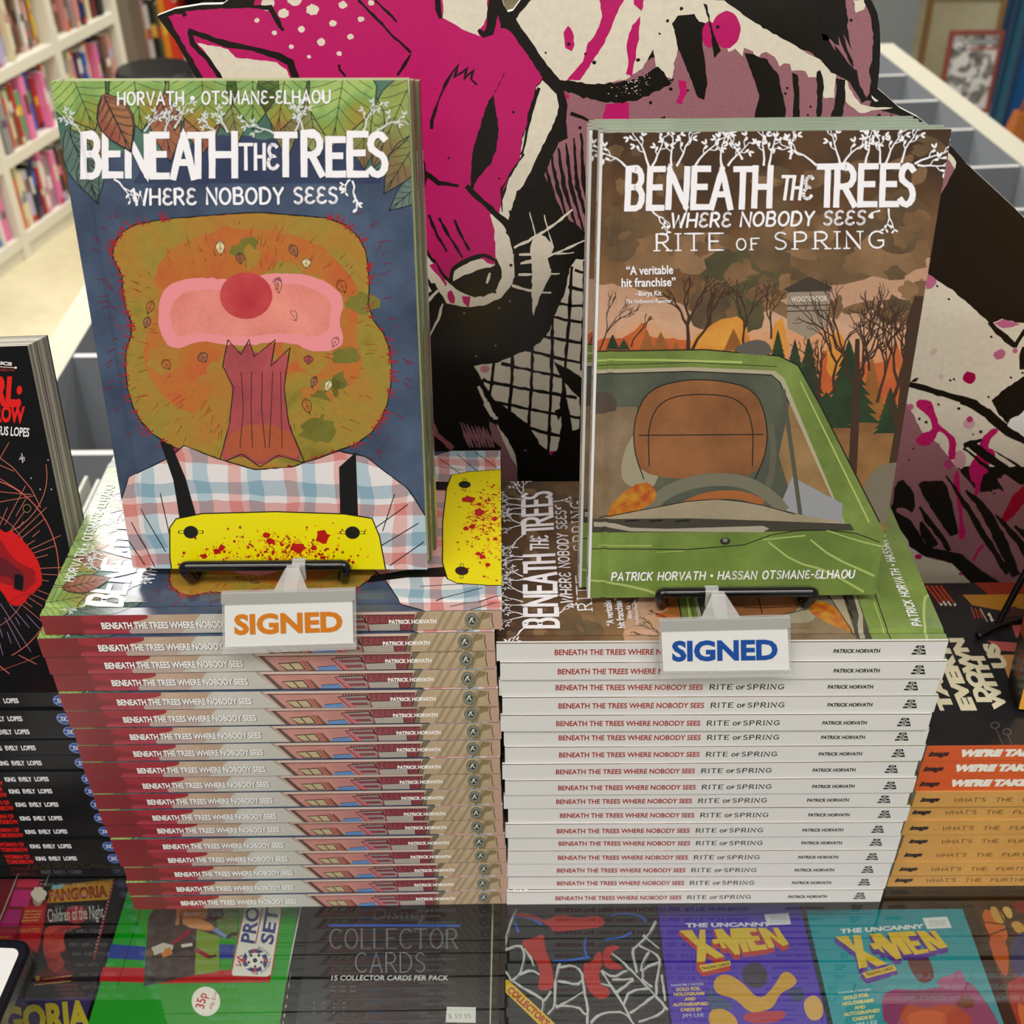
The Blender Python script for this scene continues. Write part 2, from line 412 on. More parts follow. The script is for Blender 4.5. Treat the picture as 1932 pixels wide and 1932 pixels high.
case = thing('display_case', 'glass topped display case with card boxes inside, under all the book stacks', 'display case', (0, .1, FZ))
def cbox(name, a, c, m):
    q = MB(); q.box((a[0], a[1]-.1, a[2]-FZ), (c[0], c[1]-.1, c[2]-FZ), m); return q.build(name, case)
cbox('glass_top', (-.9, -.24, -.006), (.9, .38, 0), GLASS)
cbox('case_floor', (-.9, -.24, -.13), (.9, .38, -.12), wc('case_felt', 0x4a463c, 0x54503f, 40, rough=.9))
DKW = mat(0x4a4640, .7)
cbox('rear_panel', (-.9, .365, -.12), (.9, .38, -.006), DKW); cbox('front_glass', (-.9, -.24, -.12), (.9, -.234, -.006), GLASS)
cbox('side_panel', (-.9, -.234, -.12), (-.885, .365, -.006), DKW); cbox('side_panel', (.885, -.234, -.12), (.9, .365, -.006), DKW)
cbox('plinth', (-.88, -.22, FZ), (.88, .36, -.13), mat(0xb8b4ac, .6))

# ---------------------------------------------------------------- comic bins behind the case
GREYP = mat(0x8c9096, .55); RIM = mat(0xc8c4b2, .6)
def bin_unit(label, x0, x1, y0, y1, div, ztop, rimw, flare=0.):
    root = thing('comic_bin', label, 'comic bin', ((x0+x1)/2, (y0+y1)/2, FZ)); ox, oy = (x0+x1)/2, (y0+y1)/2
    def pb(name, a, c, m, mm=None):
        q = MB(); q.box((a[0]-ox, a[1]-oy, a[2]-FZ), (c[0]-ox, c[1]-oy, c[2]-FZ), m, mm); return q.build(name, root)
    zb = ztop-.3; t = .012
    pb('bin_floor', (x0, y0, zb-.02), (x1, y1, zb), GREYP)
    for xa, xb in ((x0, x0+rimw), (x1-rimw, x1)): pb('side_wall', (xa, y0, zb), (xb, y1, ztop), GREYP, {1: RIM})
    for ya in (y0, y1-t*2): pb('end_wall', (x0+rimw, ya, zb), (x1-rimw, ya+t*2, ztop), GREYP, {1: RIM})
    for yd in div: pb('divider', (x0+rimw, yd, zb), (x1-rimw, yd+t, ztop-.004), GREYP, {1: mat(0xd6d6d4, .5)})
    pb('cabinet', (x0+.02, y0+.02, FZ), (x1-.02, y1-.02, zb-.02), mat(0xb8b6b0, .6))
    return root
bin_unit('grey comic bin with white rim, behind the red spined stack', -.712, .12, .45, 2.6, [.60, .872, 1.153, 1.43, 1.71, 2.0, 2.3], -.15, .05)
rb = bin_unit('grey comic bin with white rim, behind the animal cut-out at the picture right', .24, 1.121, .62, 2.85, [y-.036 for y in (.85, 1.07, 1.29, 1.505, 1.725, 1.955, 2.19, 2.40, 2.61)], -.15, .062)
rb.rotation_euler = (0, 0, R(5.4))
# bagged comics in the left bin
r_ = random.Random(5)
for i in range(7):
    x = -.575+i*.013+r_.uniform(-.002, .002); h = r_.uniform(-.165, -.125)+i*.006
    q = MB(); q.box((-.002, -.08, 0), (.002, .08, h+.45), mat(r_.choice((0xd8dad4, 0xe2e2dc, 0xcfd2cc)), .35))
    q.v = [(v[0]+v[2]*.06*(i-2)*.25, v[1], v[2]) for v in q.v]
    tag(q.build('bagged_comic', loc=(x+.03, .70, -.449)), 'white bagged comic on edge in the left bin, %s from the left' % ORD[i+1].replace('topmost', 'first'), 'comic', 'bagged comics in the left bin')

# ---------------------------------------------------------------- white bookcase on the left
AN = R(12.5); BD = Vector((math.sin(AN), math.cos(AN), 0)); BN = Vector((math.cos(AN), -math.sin(AN), 0))
B0 = Vector((-1.673, 3.26, FZ)); WH = mat(0xd8d4c4, .55)
def BP(s, d, z): return B0 + BD*s - BN*d + Vector((0, 0, z-FZ))   # s along the case, d into its depth
def bbox(mb, s0, s1, d0, d1, z0, z1, m, mm=None):
    mb.hexa([tuple(BP(s, d, z)-B0) for s, d, z in ((s0, d0, z0), (s1, d0, z0), (s1, d1, z0), (s0, d1, z0), (s0, d0, z1), (s1, d0, z1), (s1, d1, z1), (s0, d1, z1))], m, mm)
bc = thing('bookcase', 'tall white bookcase full of paperbacks along the shop floor', 'bookcase', tuple(B0))
UPR = [-.74, -.27, .19, .65, 1.085]; SHF = [-.872, -.622, -.375, -.125, .125, .375]
def bpart(name, *a):
    q = MB(); bbox(q, *a); return q.build(name, bc)
for s in UPR: bpart('upright', s-.018, s+.018, 0, .26, FZ, .62, WH)
for z in SHF: bpart('shelf', UPR[0]+.018, UPR[-1]-.018, .003, .255, z-.035, z, WH)
bpart('plinth', UPR[0]+.018, UPR[-1]-.018, .012, .25, FZ, -.907, WH)
bpart('back_board', UPR[0], UPR[-1]+.018, .26, .272, FZ, .62, mat(0xbab6a8, .8))
PAL = [('red', 0xb03828), ('orange', 0xd8641c), ('yellow', 0xe0b41c), ('pink', 0xe07aa8), ('white', 0xdedad4), ('grey', 0x8c8a88), ('black', 0x25221f), ('blue', 0x2a62b8), ('green', 0x5aa070), ('purple', 0x5a4868), ('cream', 0xd8cda8), ('maroon', 0x6a2c30), ('brown', 0x7a5a48), ('navy', 0x1c2a5c), ('rose', 0xc88a84), ('lilac', 0xb0a8c8)]
WT = [2.2, 1.6, .9, 1.0, 3.6, 2.2, 2, 1, .7, 1.1, 2, 1.3, 1.6, .6, 1.6, 1.3]
r_ = random.Random(21)
BAYN = ['first', 'second', 'third', 'fourth']; SHN = ['lowest', 'second lowest', 'third', 'fourth', 'fifth']
nbk = 0
for si in range(4):
    for bi in range(1, 4):
        if si == 3 and bi == 1: continue
        if si == 0 and bi == 3: continue
        s = UPR[bi]+.02; n = 0; end = UPR[bi+1]-.025
        z0 = SHF[si]; cl = SHF[si+1]-.035-z0
        lean_ = 0
        while s < end-.02 and nbk < 300:
            wd = r_.choice((.009, .012, .014, .018, .022, .028, .034)); h = cl*r_.uniform(.72, .96); d0 = r_.uniform(.008, .05); dp = r_.uniform(.13, .17)
            if s+wd > end: break
            nm, hx_ = r_.choices(PAL, WT)[0]
            m = mat(hx_, .5); q = MB()
            sl = r_.uniform(-.006, .012)
            z0 = SHF[si]+.0012
            bbox(q, s, s+wd, d0, d0+dp, z0, z0+h, m, {1: PAPER})
            # title block and foot band printed on the spine
            c2 = mat(r_.choices(PAL, WT)[0][1], .5); zz = z0+h*r_.uniform(.35, .6)
            bbox(q, s+wd*.12, s+wd*.88, d0-.0006, d0, zz, zz+h*r_.uniform(.1, .32), c2)
            if r_.random() < .6: bbox(q, s, s+wd, d0-.0005, d0, z0+h*.02, z0+h*r_.uniform(.08, .2), mat(r_.choices(PAL, WT)[0][1], .5))
            o = q.build('book'); o.location = B0
            n += 1; nbk += 1
            tag(o, '%s spined book, %s along the %s shelf of the white bookcase, %s bay' % (nm, ORD[n].replace('topmost', 'first') if n < 31 else 'last', SHN[si], BAYN[bi-1]), 'book', 'books in the white bookcase')
            s += wd+r_.choice((.0012, .0015, .002, .002, .006))
# grey-brown end wall and a second case beyond
Y2 = 5.75
xl = hy(206, 40, 5.5).x; xr = hy(247, 40, 5.5).x
b = MB(); b.box((xl, 5.5, FZ), (xr, 5.7, 1.75), mat(0x7c6f62, .8)); struct(b.build('trim_1'))
c2 = thing('bookcase', 'white bookcase at the back behind the black stool', 'bookcase', (hy(250, 60, Y2).x, Y2, FZ))
X0 = hy(250, 60, Y2).x
def c2p(name, a, c, m): q = MB(); q.box((a[0]-X0, a[1]-Y2, a[2]-FZ), (c[0]-X0, c[1]-Y2, c[2]-FZ), m); return q.build(name, c2)
xa = hy(234, 60, Y2).x; xb = hy(263, 60, Y2).x
zs = hy(300, 118, Y2+.02).z
c2p('upright', (xa, Y2, FZ), (xb, Y2+.3, 1.3), WH); c2p('upright', (xa+1.2, Y2, FZ), (xb+1.2, Y2+.3, 1.3), WH)
for z in (zs-.36, zs, zs+.36): c2p('shelf', (xb, Y2+.01, z-.03), (xa+1.2, Y2+.28, z), mat(0xd0d4c0, .5))
c2p('back_board', (xa, Y2+.3, FZ), (xb+1.2, Y2+.31, 1.3), mat(0x2c2a26, .8))
x = xb+.004; n = 0
for nm, h_, wd, ht in (('pink', 0xd0a0a8, .022, .27), ('white', 0xd8d2cc, .02, .25), ('black', 0x2c2822, .03, .28), ('grey', 0x5a5a40, .016, .26), ('orange', 0xd88420, .03, .30), ('red', 0xd03a20, .034, .31), ('scarlet', 0xc83020, .02, .27), ('pale', 0xc8ccc4, .018, .2), ('grey', 0x9a9c98, .014, .2), ('white', 0xd8d8d2, .02, .19), ('white', 0xe0ded8, .016, .2), ('black', 0x222222, .03, .22), ('cream', 0xd4ccb4, .024, .22)):
    q = MB(); q.box((0, 0, 0), (wd, .2, ht), mat(h_, .5), {1: PAPER}); q.box((wd*.1, -.001, ht*.4), (wd*.9, 0, ht*.6), mat(0xc83828 if n % 2 else 0xd8b040, .5)); n += 1
    tag(q.build('book', loc=(x, Y2+.03, zs+.001)), '%s book, %s from the upright of the back bookcase' % (nm, ORD[n].replace('topmost', 'first')), 'book', 'books in the back bookcase'); x += wd+.002
# round black stool
P = hz(292, 128, -.47); st = thing('stool', 'round black stool on the floor before the back bookcase', 'stool', (P.x, P.y, FZ))
def disc(name, r0, r1, z0, z1, m, par, n=28):
    q = MB(); vs = [(r*math.cos(2*math.pi*i/n), r*math.sin(2*math.pi*i/n), z) for r, z in ((r0, z0), (r1, (z0*.3+z1*.7)), (r1*.93, z1)) for i in range(n)]
    fs = [(k*n+i, k*n+(i+1) % n, (k+1)*n+(i+1) % n, (k+1)*n+i) for k in range(2) for i in range(n)]+[tuple(range(n))[::-1], tuple(2*n+i for i in range(n))]
    q.mesh(vs, fs, m); return q.build(name, par)
disc('seat', .135, .14, .43, .48, mat(0x1c1c1e, .35), st); disc('column', .025, .025, .06, .43, mat(0x1a1a1a, .4), st, 14); disc('base', .17, .14, 0, .06, mat(0x1a1a1a, .5), st)

# ---------------------------------------------------------------- things beyond the right bin
def leanbox(label, name, cat, x0, x1, ptop, pbot, Y, th, tilt, frm, fw, face, art=None, sub=None):
    """a framed sheet leaning back, foot on the floor"""
    foot = hy((x0+x1)/2, pbot, Y); A = hy(x0, pbot, Y); Bq = hy(x1, pbot, Y); Wd = (Bq-A).length
    z0 = FZ; top = hy((x0+x1)/2, ptop, Y+.1).z; H = (top-z0)/math.cos(tilt)
    root = thing(name, label, cat, (foot.x, Y, z0)); root.rotation_euler = (-tilt, 0, 0)
    q = MB()
    for a, c in (((-Wd/2, 0, 0), (-Wd/2+fw, th, H)), ((Wd/2-fw, 0, 0), (Wd/2, th, H)), ((-Wd/2+fw, 0, 0), (Wd/2-fw, th, fw)), ((-Wd/2+fw, 0, H-fw), (Wd/2-fw, th, H))): q.box(a, c, frm)
    q.build('frame', root); q = MB(); q.box((-Wd/2+fw, th*.4, fw), (Wd/2-fw, th, H-fw), face); q.build('sheet', root)
    return root, Wd, H
leanbox('large wood framed blank board leaning behind the small framed comic page', 'framed_board', 'picture frame', 1724, 1864, -20, 175, 5.35, .03, .06, mat(0xa88050, .5), .022, wc('cream_board', 0xc8bf9c, 0xd6ceb0, 4, rough=.6))
SK = ramp_mat('sketch_print', [(0, 0x3a3a38), (.42, 0x8a8a88), (.5, 0xd6d4d6), (1, 0xdcdadc)], 22, detail=5, dist=.4, contrast=(.25, .75))
rt, Wd, H = leanbox('small red-brown framed comic page leaning at the foot of the board', 'framed_page', 'picture frame', 1768, 1866, 50, 208, 4.95, .03, .06, mat(0x8a4640, .45), .014, SK)
q = MB(); q.box((-Wd*.1, .009, H*.78), (Wd*.42, .0118, H*.8), mat(0xa84438)); q.box((-Wd*.14, .009, H*.84), (Wd*.4, .0118, H*.9), mat(0x9aa0a4)); q.build('caption_strip', rt)
for lab, x0, x1, y0, Yd, c, nm in (('blue fabric screen standing behind the framed pages at the right edge', 1884, 1960, -60, 5.1, 0x0c4680, 'screen_panel'), ('teal edged folding screen beside the deep blue screen', 1898, 1925, -60, 4.75, 0x2c6a86, 'screen_panel'), ('bright blue screen at the far right beside an orange bag', 1922, 1990, -60, 4.45, 0x12508e, 'screen_panel')):
    A = hy(x0, 100, Yd); Bq = hy(x1, 100, Yd); q = MB(); q.box((0, 0, 0), (Bq.x-A.x, .03, 1.5), mat(c, .8)); q.box((-.001, -.006, 0), (.012, .031, 1.5), mat(0x1c3c5c, .6)); tag(q.build(nm, loc=(A.x, Yd, FZ)), lab, 'screen')
P = hz(1935, 262, FZ+.12); q = MB(); q.hexa([(-.1, -.06, 0), (.1, -.06, 0), (.1, .06, 0), (-.1, .06, 0), (-.06, -.03, .22), (.08, -.03, .22), (.08, .03, .22), (-.06, .03, .22)], mat(0xa8602c, .7)); q.tube(smoothpath([(-.05, 0, .2), (-.03, 0, .3), (.03, 0, .3), (.06, 0, .2)]), .006, mat(0x8a4a20, .7), 6)
tag(q.build('bag', loc=(P.x, P.y, FZ)), 'orange-brown bag on the floor by the blue screen', 'bag')
A = hy(1662, 60, 5.0); Bq = hy(1727, 60, 5.0); b = MB(); b.box((A.x-.05, 5.0, FZ), (Bq.x, 5.35, 1.75), mat(0x767c80, .7)); struct(b.build('trim_2'))
# slim patterned roll between pillar and board
A = hz(1722, 128, FZ); q = MB()
for i in range(11): q.tube([(0, 0, i*.12), (0, 0, (i+1)*.12)], .03, mat((0xc8b4a4, 0x5a5068, 0x1c2c8c, 0x6a6078, 0xb8a8a0, 0x3a3444)[i % 6], .6), 10)
tag(q.build('fabric_roll', loc=(A.x, A.y-.2, FZ)), 'slim patterned fabric roll standing beside the grey pillar', 'fabric roll')
# ---------------------------------------------------------------- books
BL_, BW = .262, .172
def hardcover(name, label, T, base, edge, front, spine, pages=PAPER, fore=None):
    """origin at the spine's foot, back cover down: x across the cover, y foot to head, z thickness"""
    W, L, b = BW, BL_, .0026
    root = thing(name, label, 'book')
    mb = MB()
    prof = [(0, T-b), (0, T), (.0065, T), (.009, T-.0012), (.0115, T), (W, T), (W, T-b)]
    k = len(prof)
    for i in range(k):
        p, q = prof[i], prof[(i+1) % k]
        mb.face([(p[0], 0, p[1]), (p[0], L, p[1]), (q[0], L, q[1]), (q[0], 0, q[1])], base if i < 5 else (fore or edge))
    for y in (0, L): mb.face([(p[0], y, p[1]) for p in prof], edge)
    mb.box((0, 0, 0), (W, L, b), edge, {3: fore or edge})
    mb.box((0, 0, 0), (b, L, T-.0001), edge)
    dz = lambda u: 0 if u <= .0065 or u >= .0115 else (-.0012*(u-.0065)/.0025 if u < .009 else -.0012*(.0115-u)/.0025)
    front.emit(mb, lambda u, v, h: (u, v, T+dz(u)+h), [(0, 0, .0065, L), (.0065, 0, .009, L), (.009, 0, .0115, L), (.0115, 0, W, L)])
    spine.emit(mb, lambda s, t, h: (-h, L*(1-s), T*(1-t)), [(0, 0, 1, 1)])
    mb.build('cover', root)
    pb = MB(); pb.box((b, .003, b), (W-.0035, L-.003, T-b), pages); o = pb.build('page_block', root)
    return root

# --- cover one: navy sheet, leaf border, amber shape, plaid, yellow panel
A1 = Art(homog([(93, 150), (773, 150), (806, 1072), (248, 1072)], [(0, BL_), (BW, BL_), (BW, 0), (0, 0)]), 3)
NAVY = wc('navy_wash', 0x2e3a50, 0x46566e, 38)
NAVYD = wc('navy_deep', 0x2a3450, 0x35405c, 40)
TEAL = wc('leaf_backdrop', 0x3a5a50, 0x557a68, 60)  # dark green band printed behind the leaf border
LEAF = ramp_mat('leaf_wash', [(0, 0x7a4e30), (.25, 0x946a34), (.5, 0x8c8436), (.72, 0x7c9244), (.86, 0x7a9e58), (1, 0x96b060)], 45, grad=(1, .222, .262), amp=.7)
LEAFD = ramp_mat('leaf_dusk', [(0, 0x4f5a4e), (.4, 0x77603f), (.7, 0x7a7a45), (1, 0x8a9a50)], 50, grad=(1, .195, .255), amp=.6)
LEAFR = wc('leaf_rust', 0x8a4a3c, 0x9a7048, 70)
LEAFT = wc('leaf_teal', 0x48605e, 0x667a6c, 60)
DK = mat(0x1c2126)
A1.poly([(60, 100), (860, 100), (860, 1100), (60, 1100)], NAVY, .2)
A1.poly([(60, 130), (830, 130), (830, 330), (745, 300), (700, 330), (640, 250), (560, 240), (500, 262), (420, 250), (330, 282), (285, 300), (245, 282), (190, 300), (150, 330), (100, 310)], TEAL, .6, rough=3)
A1.poly([(300, 255), (740, 260), (720, 345), (250, 345)], NAVYD, .5)
for b, t, hw, m in (((150, 200), (182, 320), 32, LEAFD), ((125, 240), (184, 385), 30, LEAFT), ((160, 290), (180, 382), 26, LEAFT), ((305, 170), (322, 305), 30, LEAFR), ((380, 190), (383, 290), 34, LEAFR),
                    ((430, 160), (452, 268), 34, LEAFD), ((535, 170), (545, 300), 26, LEAFD), ((585, 180), (603, 300), 30, LEAFD), ((690, 160), (690, 320), 40, LEAFD), ((790, 130), (706, 318), 44, LEAFD),
                    ((800, 250), (727, 366), 30, LEAFD), ((815, 330), (737, 397), 22, LEAFT), ((345, 130), (330, 245), 34, LEAFD)):
    A1.leaf(b, t, hw, m, DK, 1)
A1.leaf((195, 175), (248, 286), 34, LEAFR, DK, 5)
for b, t, hw in (((122, 110), (178, 244), 62), ((245, 95), (268, 246), 58), ((378, 95), (391, 260), 66), ((480, 95), (479, 243), 50), ((548, 95), (525, 252), 50), ((660, 95), (630, 276), 68)):
    A1.leaf(b, t, hw, LEAF, DK, 2, veins=8)
TW = mat(0xe4e2e8, k=1.1)
A1.leaf((195, 180), (247, 284), 32, LEAFR, DK, 5.2)
for x, y, a, s_ in ((150, 248, 2.3, 20), (272, 246, 1.1, 20), (312, 246, 1.3, 18), (330, 240, 1.0, 26), (432, 248, 1.9, 20), (408, 246, 2.5, 16), (575, 246, 1.7, 24), (560, 246, 1.3, 20), (690, 246, 1.2, 26), (715, 244, .4, 28), (520, 250, 2.7, 26)):
    A1.vine(x, y, a, s_*2., mat(0xc4cac8), 3, 4.6)
for x, y, a, s_ in ((214, 336, -.75, 24), (664, 338, -2.3, 10), (668, 340, -1.5, 22)):
    A1.twig(x, y, a, s_, 4, TW, 2, 3, leaf=4.5, spread=.45)
def title1():
    # THE TITLE, letter by letter
    for ch, x0, x1, y0, y1 in (('B', 148, 193, 247, 336), ('E', 190, 234, 247, 334), ('N', 234, 285, 250, 335), ('E', 281, 322, 247, 336), ('A', 320, 374, 246, 338), ('T', 352, 398, 247, 336), ('H', 394, 452, 245, 335),
                               ('T', 518, 566, 247, 333), ('R', 569, 617, 245, 333), ('E', 616, 658, 256, 333), ('E', 656, 701, 246, 333), ('S', 694, 738, 246, 334)):
        A1.big(ch, x0+1, x1-1, y0, y1, 13, TW, 4)
    A1.big('T', 452, 480, 268, 320, 6.5, TW, 4); A1.big('H', 481, 504, 268, 320, 6.5, TW, 4); A1.big('e', 505, 529, 268, 320, 6.5, TW, 4)
title1()
A1.st('WHeRe NOBODY SeeS', (249, 387), (641, 384), 34, 4.8, TW, 4, jit=.03, gap=.3)
A1.st('HORVATH \u2022 OTSMANe-eLHAOU', (221, 197), (628, 194), 27, 3.6, TW, 6, jit=.03, gap=.32)
AMB = ramp_mat('amber_wash', [(0, 0x6a621e), (.3, 0x8e7a2e), (.6, 0x9a742c), (1, 0xa2682c)], 26, detail=6, dist=.6)
RUST = ramp_mat('rust_wash', [(0, 0x9c6c2c), (.5, 0xaa6429), (1, 0xae542a)], 40, detail=5)
OUT = [(228, 520), (205, 470), (238, 425), (310, 412), (400, 405), (480, 399), (560, 405), (640, 412), (690, 455), (700, 520), (696, 590), (735, 640), (742, 710), (728, 780), (690, 830), (620, 856), (560, 880), (480, 892), (400, 868), (330, 848), (270, 808), (240, 750), (232, 670), (250, 620), (232, 570)]
A1.poly(OUT, AMB, 1, smooth=2); A1.line(OUT, 2.2, INK, 1.3, smooth=1, closed=True, rough=.6)
A1.poly([(290, 500), (340, 450), (470, 425), (590, 450), (650, 500), (690, 560), (670, 620), (690, 700), (640, 760), (560, 790), (520, 640), (420, 640), (390, 790), (310, 760), (262, 680), (290, 590)], RUST, 1.2, smooth=2, rough=2)
HR = mat(0x9a1a22)
for i in range(320):   # short brush ticks round the shape
    k = rnd.randrange(len(OUT)); a = OUT[k-1]; b = OUT[k]; t = rnd.random(); x = a[0]+(b[0]-a[0])*t; y = a[1]+(b[1]-a[1])*t
    if y < 430 and 330 < x < 600: continue
    an = math.atan2(y-640, x-470)+rnd.uniform(-.5, .5); d = rnd.uniform(6, 17); o = rnd.choice((0, 0, 0, 34)) if x > 640 or x < 300 else 0
    x += o*math.cos(an); y += o*math.sin(an)
    A1.line([(x-d*.4*math.cos(an), y-d*.4*math.sin(an)), (x+d*math.cos(an), y+d*math.sin(an))], 2.6, HR if o == 0 else mat(0x6a2038), 1.5, taper=(1, .3))
for i in range(230):
    a_ = rnd.uniform(0, 6.28); q_ = rnd.uniform(.55, .98); x = 474+255*q_*math.cos(a_); y = 645+228*q_*math.sin(a_)
    if abs(x-475) < 175 and 510 < y < 665: continue
    an = a_+rnd.uniform(-.4, .4); d = rnd.uniform(8, 22)
    A1.line([(x, y), (x+d*math.cos(an), y+d*math.sin(an))], 1.7, rnd.choice((mat(0x8a3a18), mat(0x5c4a18), mat(0x9a5a24), HR)), 1.45, taper=(1, .3))
for i in range(40):
    a_ = rnd.uniform(0, 6.28); q_ = rnd.uniform(.3, .95); A1.dot(474+240*q_*math.cos(a_), 645+215*q_*math.sin(a_), rnd.uniform(14, 40), rnd.choice((RUST, AMB, AMB, wc('moss_wash', 0x5c5a1e, 0x74702c, 40))), 1.25+i*.002, ry=rnd.uniform(10, 28), n=18, rough=.22)
PINK = wc('pink_wash', 0xc8746a, 0xd8867a, 50); PINKR = mat(0xd8858a)
for P, m, L in (([(296, 575), (312, 535), (370, 520), (450, 530), (520, 512), (610, 522), (655, 560), (640, 610), (655, 650), (600, 668), (540, 640), (450, 655), (380, 640), (325, 662), (300, 630)], PINKR, 2),
                ([(315, 580), (350, 545), (440, 545), (530, 530), (610, 545), (632, 580), (615, 640), (540, 625), (450, 638), (370, 625), (330, 640)], PINK, 2.1)):
    A1.poly(P, m, L, smooth=2, rough=1.5)
RD = wc('red_wash', 0xa82c34, 0xb84448, 60)
A1.dot(465, 557, 50, RD, 2.5, ry=44, n=28)
MAR = wc('maroon_wash', 0x8a3a40, 0xa84a4e, 40)
trunk = [(430, 640), (455, 668), (470, 640), (480, 672), (520, 640), (512, 690), (548, 655), (536, 730), (545, 800), (575, 872), (525, 858), (490, 880), (455, 856), (412, 874), (432, 800), (440, 730), (420, 690)]
A1.poly(trunk, MAR, 2.7, smooth=1); A1.line(trunk, 1.8, INK, 2.75, closed=True, rough=.4)
A1.poly([(438, 800), (544, 800), (570, 868), (525, 852), (490, 874), (455, 850), (418, 868)], wc('clay_wash', 0x9a4a2c, 0xa8553a, 50), 2.74, smooth=1)
for x in (455, 475, 495, 515, 530): A1.line([(x, 700), (x+rnd.uniform(-6, 6), 770), (x+rnd.uniform(-8, 8), 845)], 1.4, INK, 2.8)
for i in range(26):
    a_ = rnd.uniform(0, 6.28); x = 475+215*rnd.uniform(.4, 1)*math.cos(a_); y = 640+210*rnd.uniform(.4, 1)*math.sin(a_)
    if abs(x-490) < 85 and y > 600: continue
    A1.leaf((x, y), (x+rnd.uniform(-14, 14), y+rnd.uniform(16, 30)), rnd.uniform(6, 10), rnd.choice((RUST, LEAFR, MAR, mat(0xcdbb8c))), INK, 1.6, veins=2, lw=1)
# plaid cloth
def plaid(name, s):
    if name in MATS: return MATS[name]
    m = bpy.data.materials.new(name); m.use_nodes = True; nt = m.node_tree; N = nt.nodes; Lk = nt.links
    tc = N.new('ShaderNodeTexCoord'); ns = N.new('ShaderNodeTexNoise'); ns.inputs['Scale'].default_value = 30
    Lk.new(tc.outputs['Object'], ns.inputs['Vector'])
    va = N.new('ShaderNodeVectorMath'); va.operation = 'MULTIPLY_ADD'; va.inputs[1].default_value = (.012,)*3
    Lk.new(ns.outputs[1], va.inputs[0]); Lk.new(tc.outputs['Object'], va.inputs[2])
    sp = N.new('ShaderNodeSeparateXYZ'); Lk.new(va.outputs[0], sp.inputs[0])
    cur = None
    for ax, per, st in ((0, .030, [(0, 0xe0dcdc), (.26, 0xdcb0ac), (.52, 0xdcd6d8), (.64, 0xaec2cc), (.9, 0xe0dcdc)]), (1, .032, [(0, 0xf8f8f8), (.24, 0xdeb0ac), (.5, 0xf4f2f4), (.62, 0xb4c8d2), (.88, 0xf8f8f8)])):
        f = N.new('ShaderNodeMath'); f.operation = 'DIVIDE'; f.inputs[1].default_value = per; Lk.new(sp.outputs[ax], f.inputs[0])
        g = N.new('ShaderNodeMath'); g.operation = 'FRACT'; Lk.new(f.outputs[0], g.inputs[0])
        cr = N.new('ShaderNodeValToRGB'); cr.color_ramp.interpolation = 'CONSTANT'; e = cr.color_ramp.elements
        while len(e) < len(st): e.new(.5)
        for i, (p, h) in enumerate(st): e[i].position = p; e[i].color = C4(h, 1.05)
        Lk.new(g.outputs[0], cr.inputs[0])
        if cur is None: cur = cr.outputs[0]
        else:
            mx = N.new('ShaderNodeVectorMath'); mx.operation = 'MULTIPLY'; Lk.new(cur, mx.inputs[0]); Lk.new(cr.outputs[0], mx.inputs[1]); cur = mx.outputs[0]
    b = N['Principled BSDF']; Lk.new(cur, b.inputs['Base Color']); b.inputs['Roughness'].default_value = .42
    MATS[name] = m
    return m
PL = plaid('plaid_print', 1)
sh = [(222, 1090), (225, 945), (240, 900), (320, 862), (345, 840), (420, 868), (480, 885), (550, 880), (640, 850), (690, 860), (770, 920), (812, 985), (820, 1090)]
A1.poly(sh, PL, 3); A1.line(sh, 2, INK, 3.3, rough=.6)
for P in ([(245, 985), (290, 1070)], [(262, 960), (310, 1040)], [(700, 1000), (770, 950)], [(715, 1030), (790, 985)], [(735, 1065), (800, 1020)], [(300, 930), (318, 1010)], [(745, 930), (722, 1000)], [(240, 1020), (270, 1065)]):
    A1.line(P, 1.8, INK, 3.4)
A1.poly([(300, 832), (322, 838), (348, 900), (372, 985), (338, 985), (325, 905)], BLACKM, 3.6); A1.poly([(640, 880), (672, 852), (676, 985), (642, 985)], BLACKM, 3.6)
YEL = mat(0xdcd000); YO = mat(0xd89a10); BLD = mat(0xa81010); BLD2 = mat(0x9a3c0c)
yp = [(326, 1110), (318, 1050), (318, 995), (330, 978), (380, 968), (520, 964), (650, 968), (702, 976), (716, 1010), (734, 1110)]
A1.poly(yp, YEL, 4); A1.line(yp, 2.2, INK, 4.2)
for x in (358, 665):
    A1.dot(x, 1003, 14, mat(0x14160f), 4.6, ry=12); A1.line([(x-24, 1003), (x+24, 1003)], 6, INK, 4.3); A1.line([(x-22, 1003), (x+22, 1003)], 4, YEL, 4.4)
for _ in range(420):
    x = rnd.gauss(530, 75); y = rnd.gauss(1052, 22)
    if 330 < x < 715 and 972 < y < 1071: A1.dot(x, y, rnd.uniform(.8, 3.2), rnd.choice((BLD, YO, BLD2, YO)), 4.5, n=6)
for x, y, r_ in ((608, 1012, 17), (562, 1032, 15), (510, 1020, 9), (502, 1008, 7), (408, 1040, 8), (416, 1032, 8), (382, 1048, 7), (592, 1032, 7), (470, 1062, 6), (540, 1060, 9), (610, 1050, 5), (658, 1056, 4)):
    A1.splat(x, y, r_, BLD, 4.6)
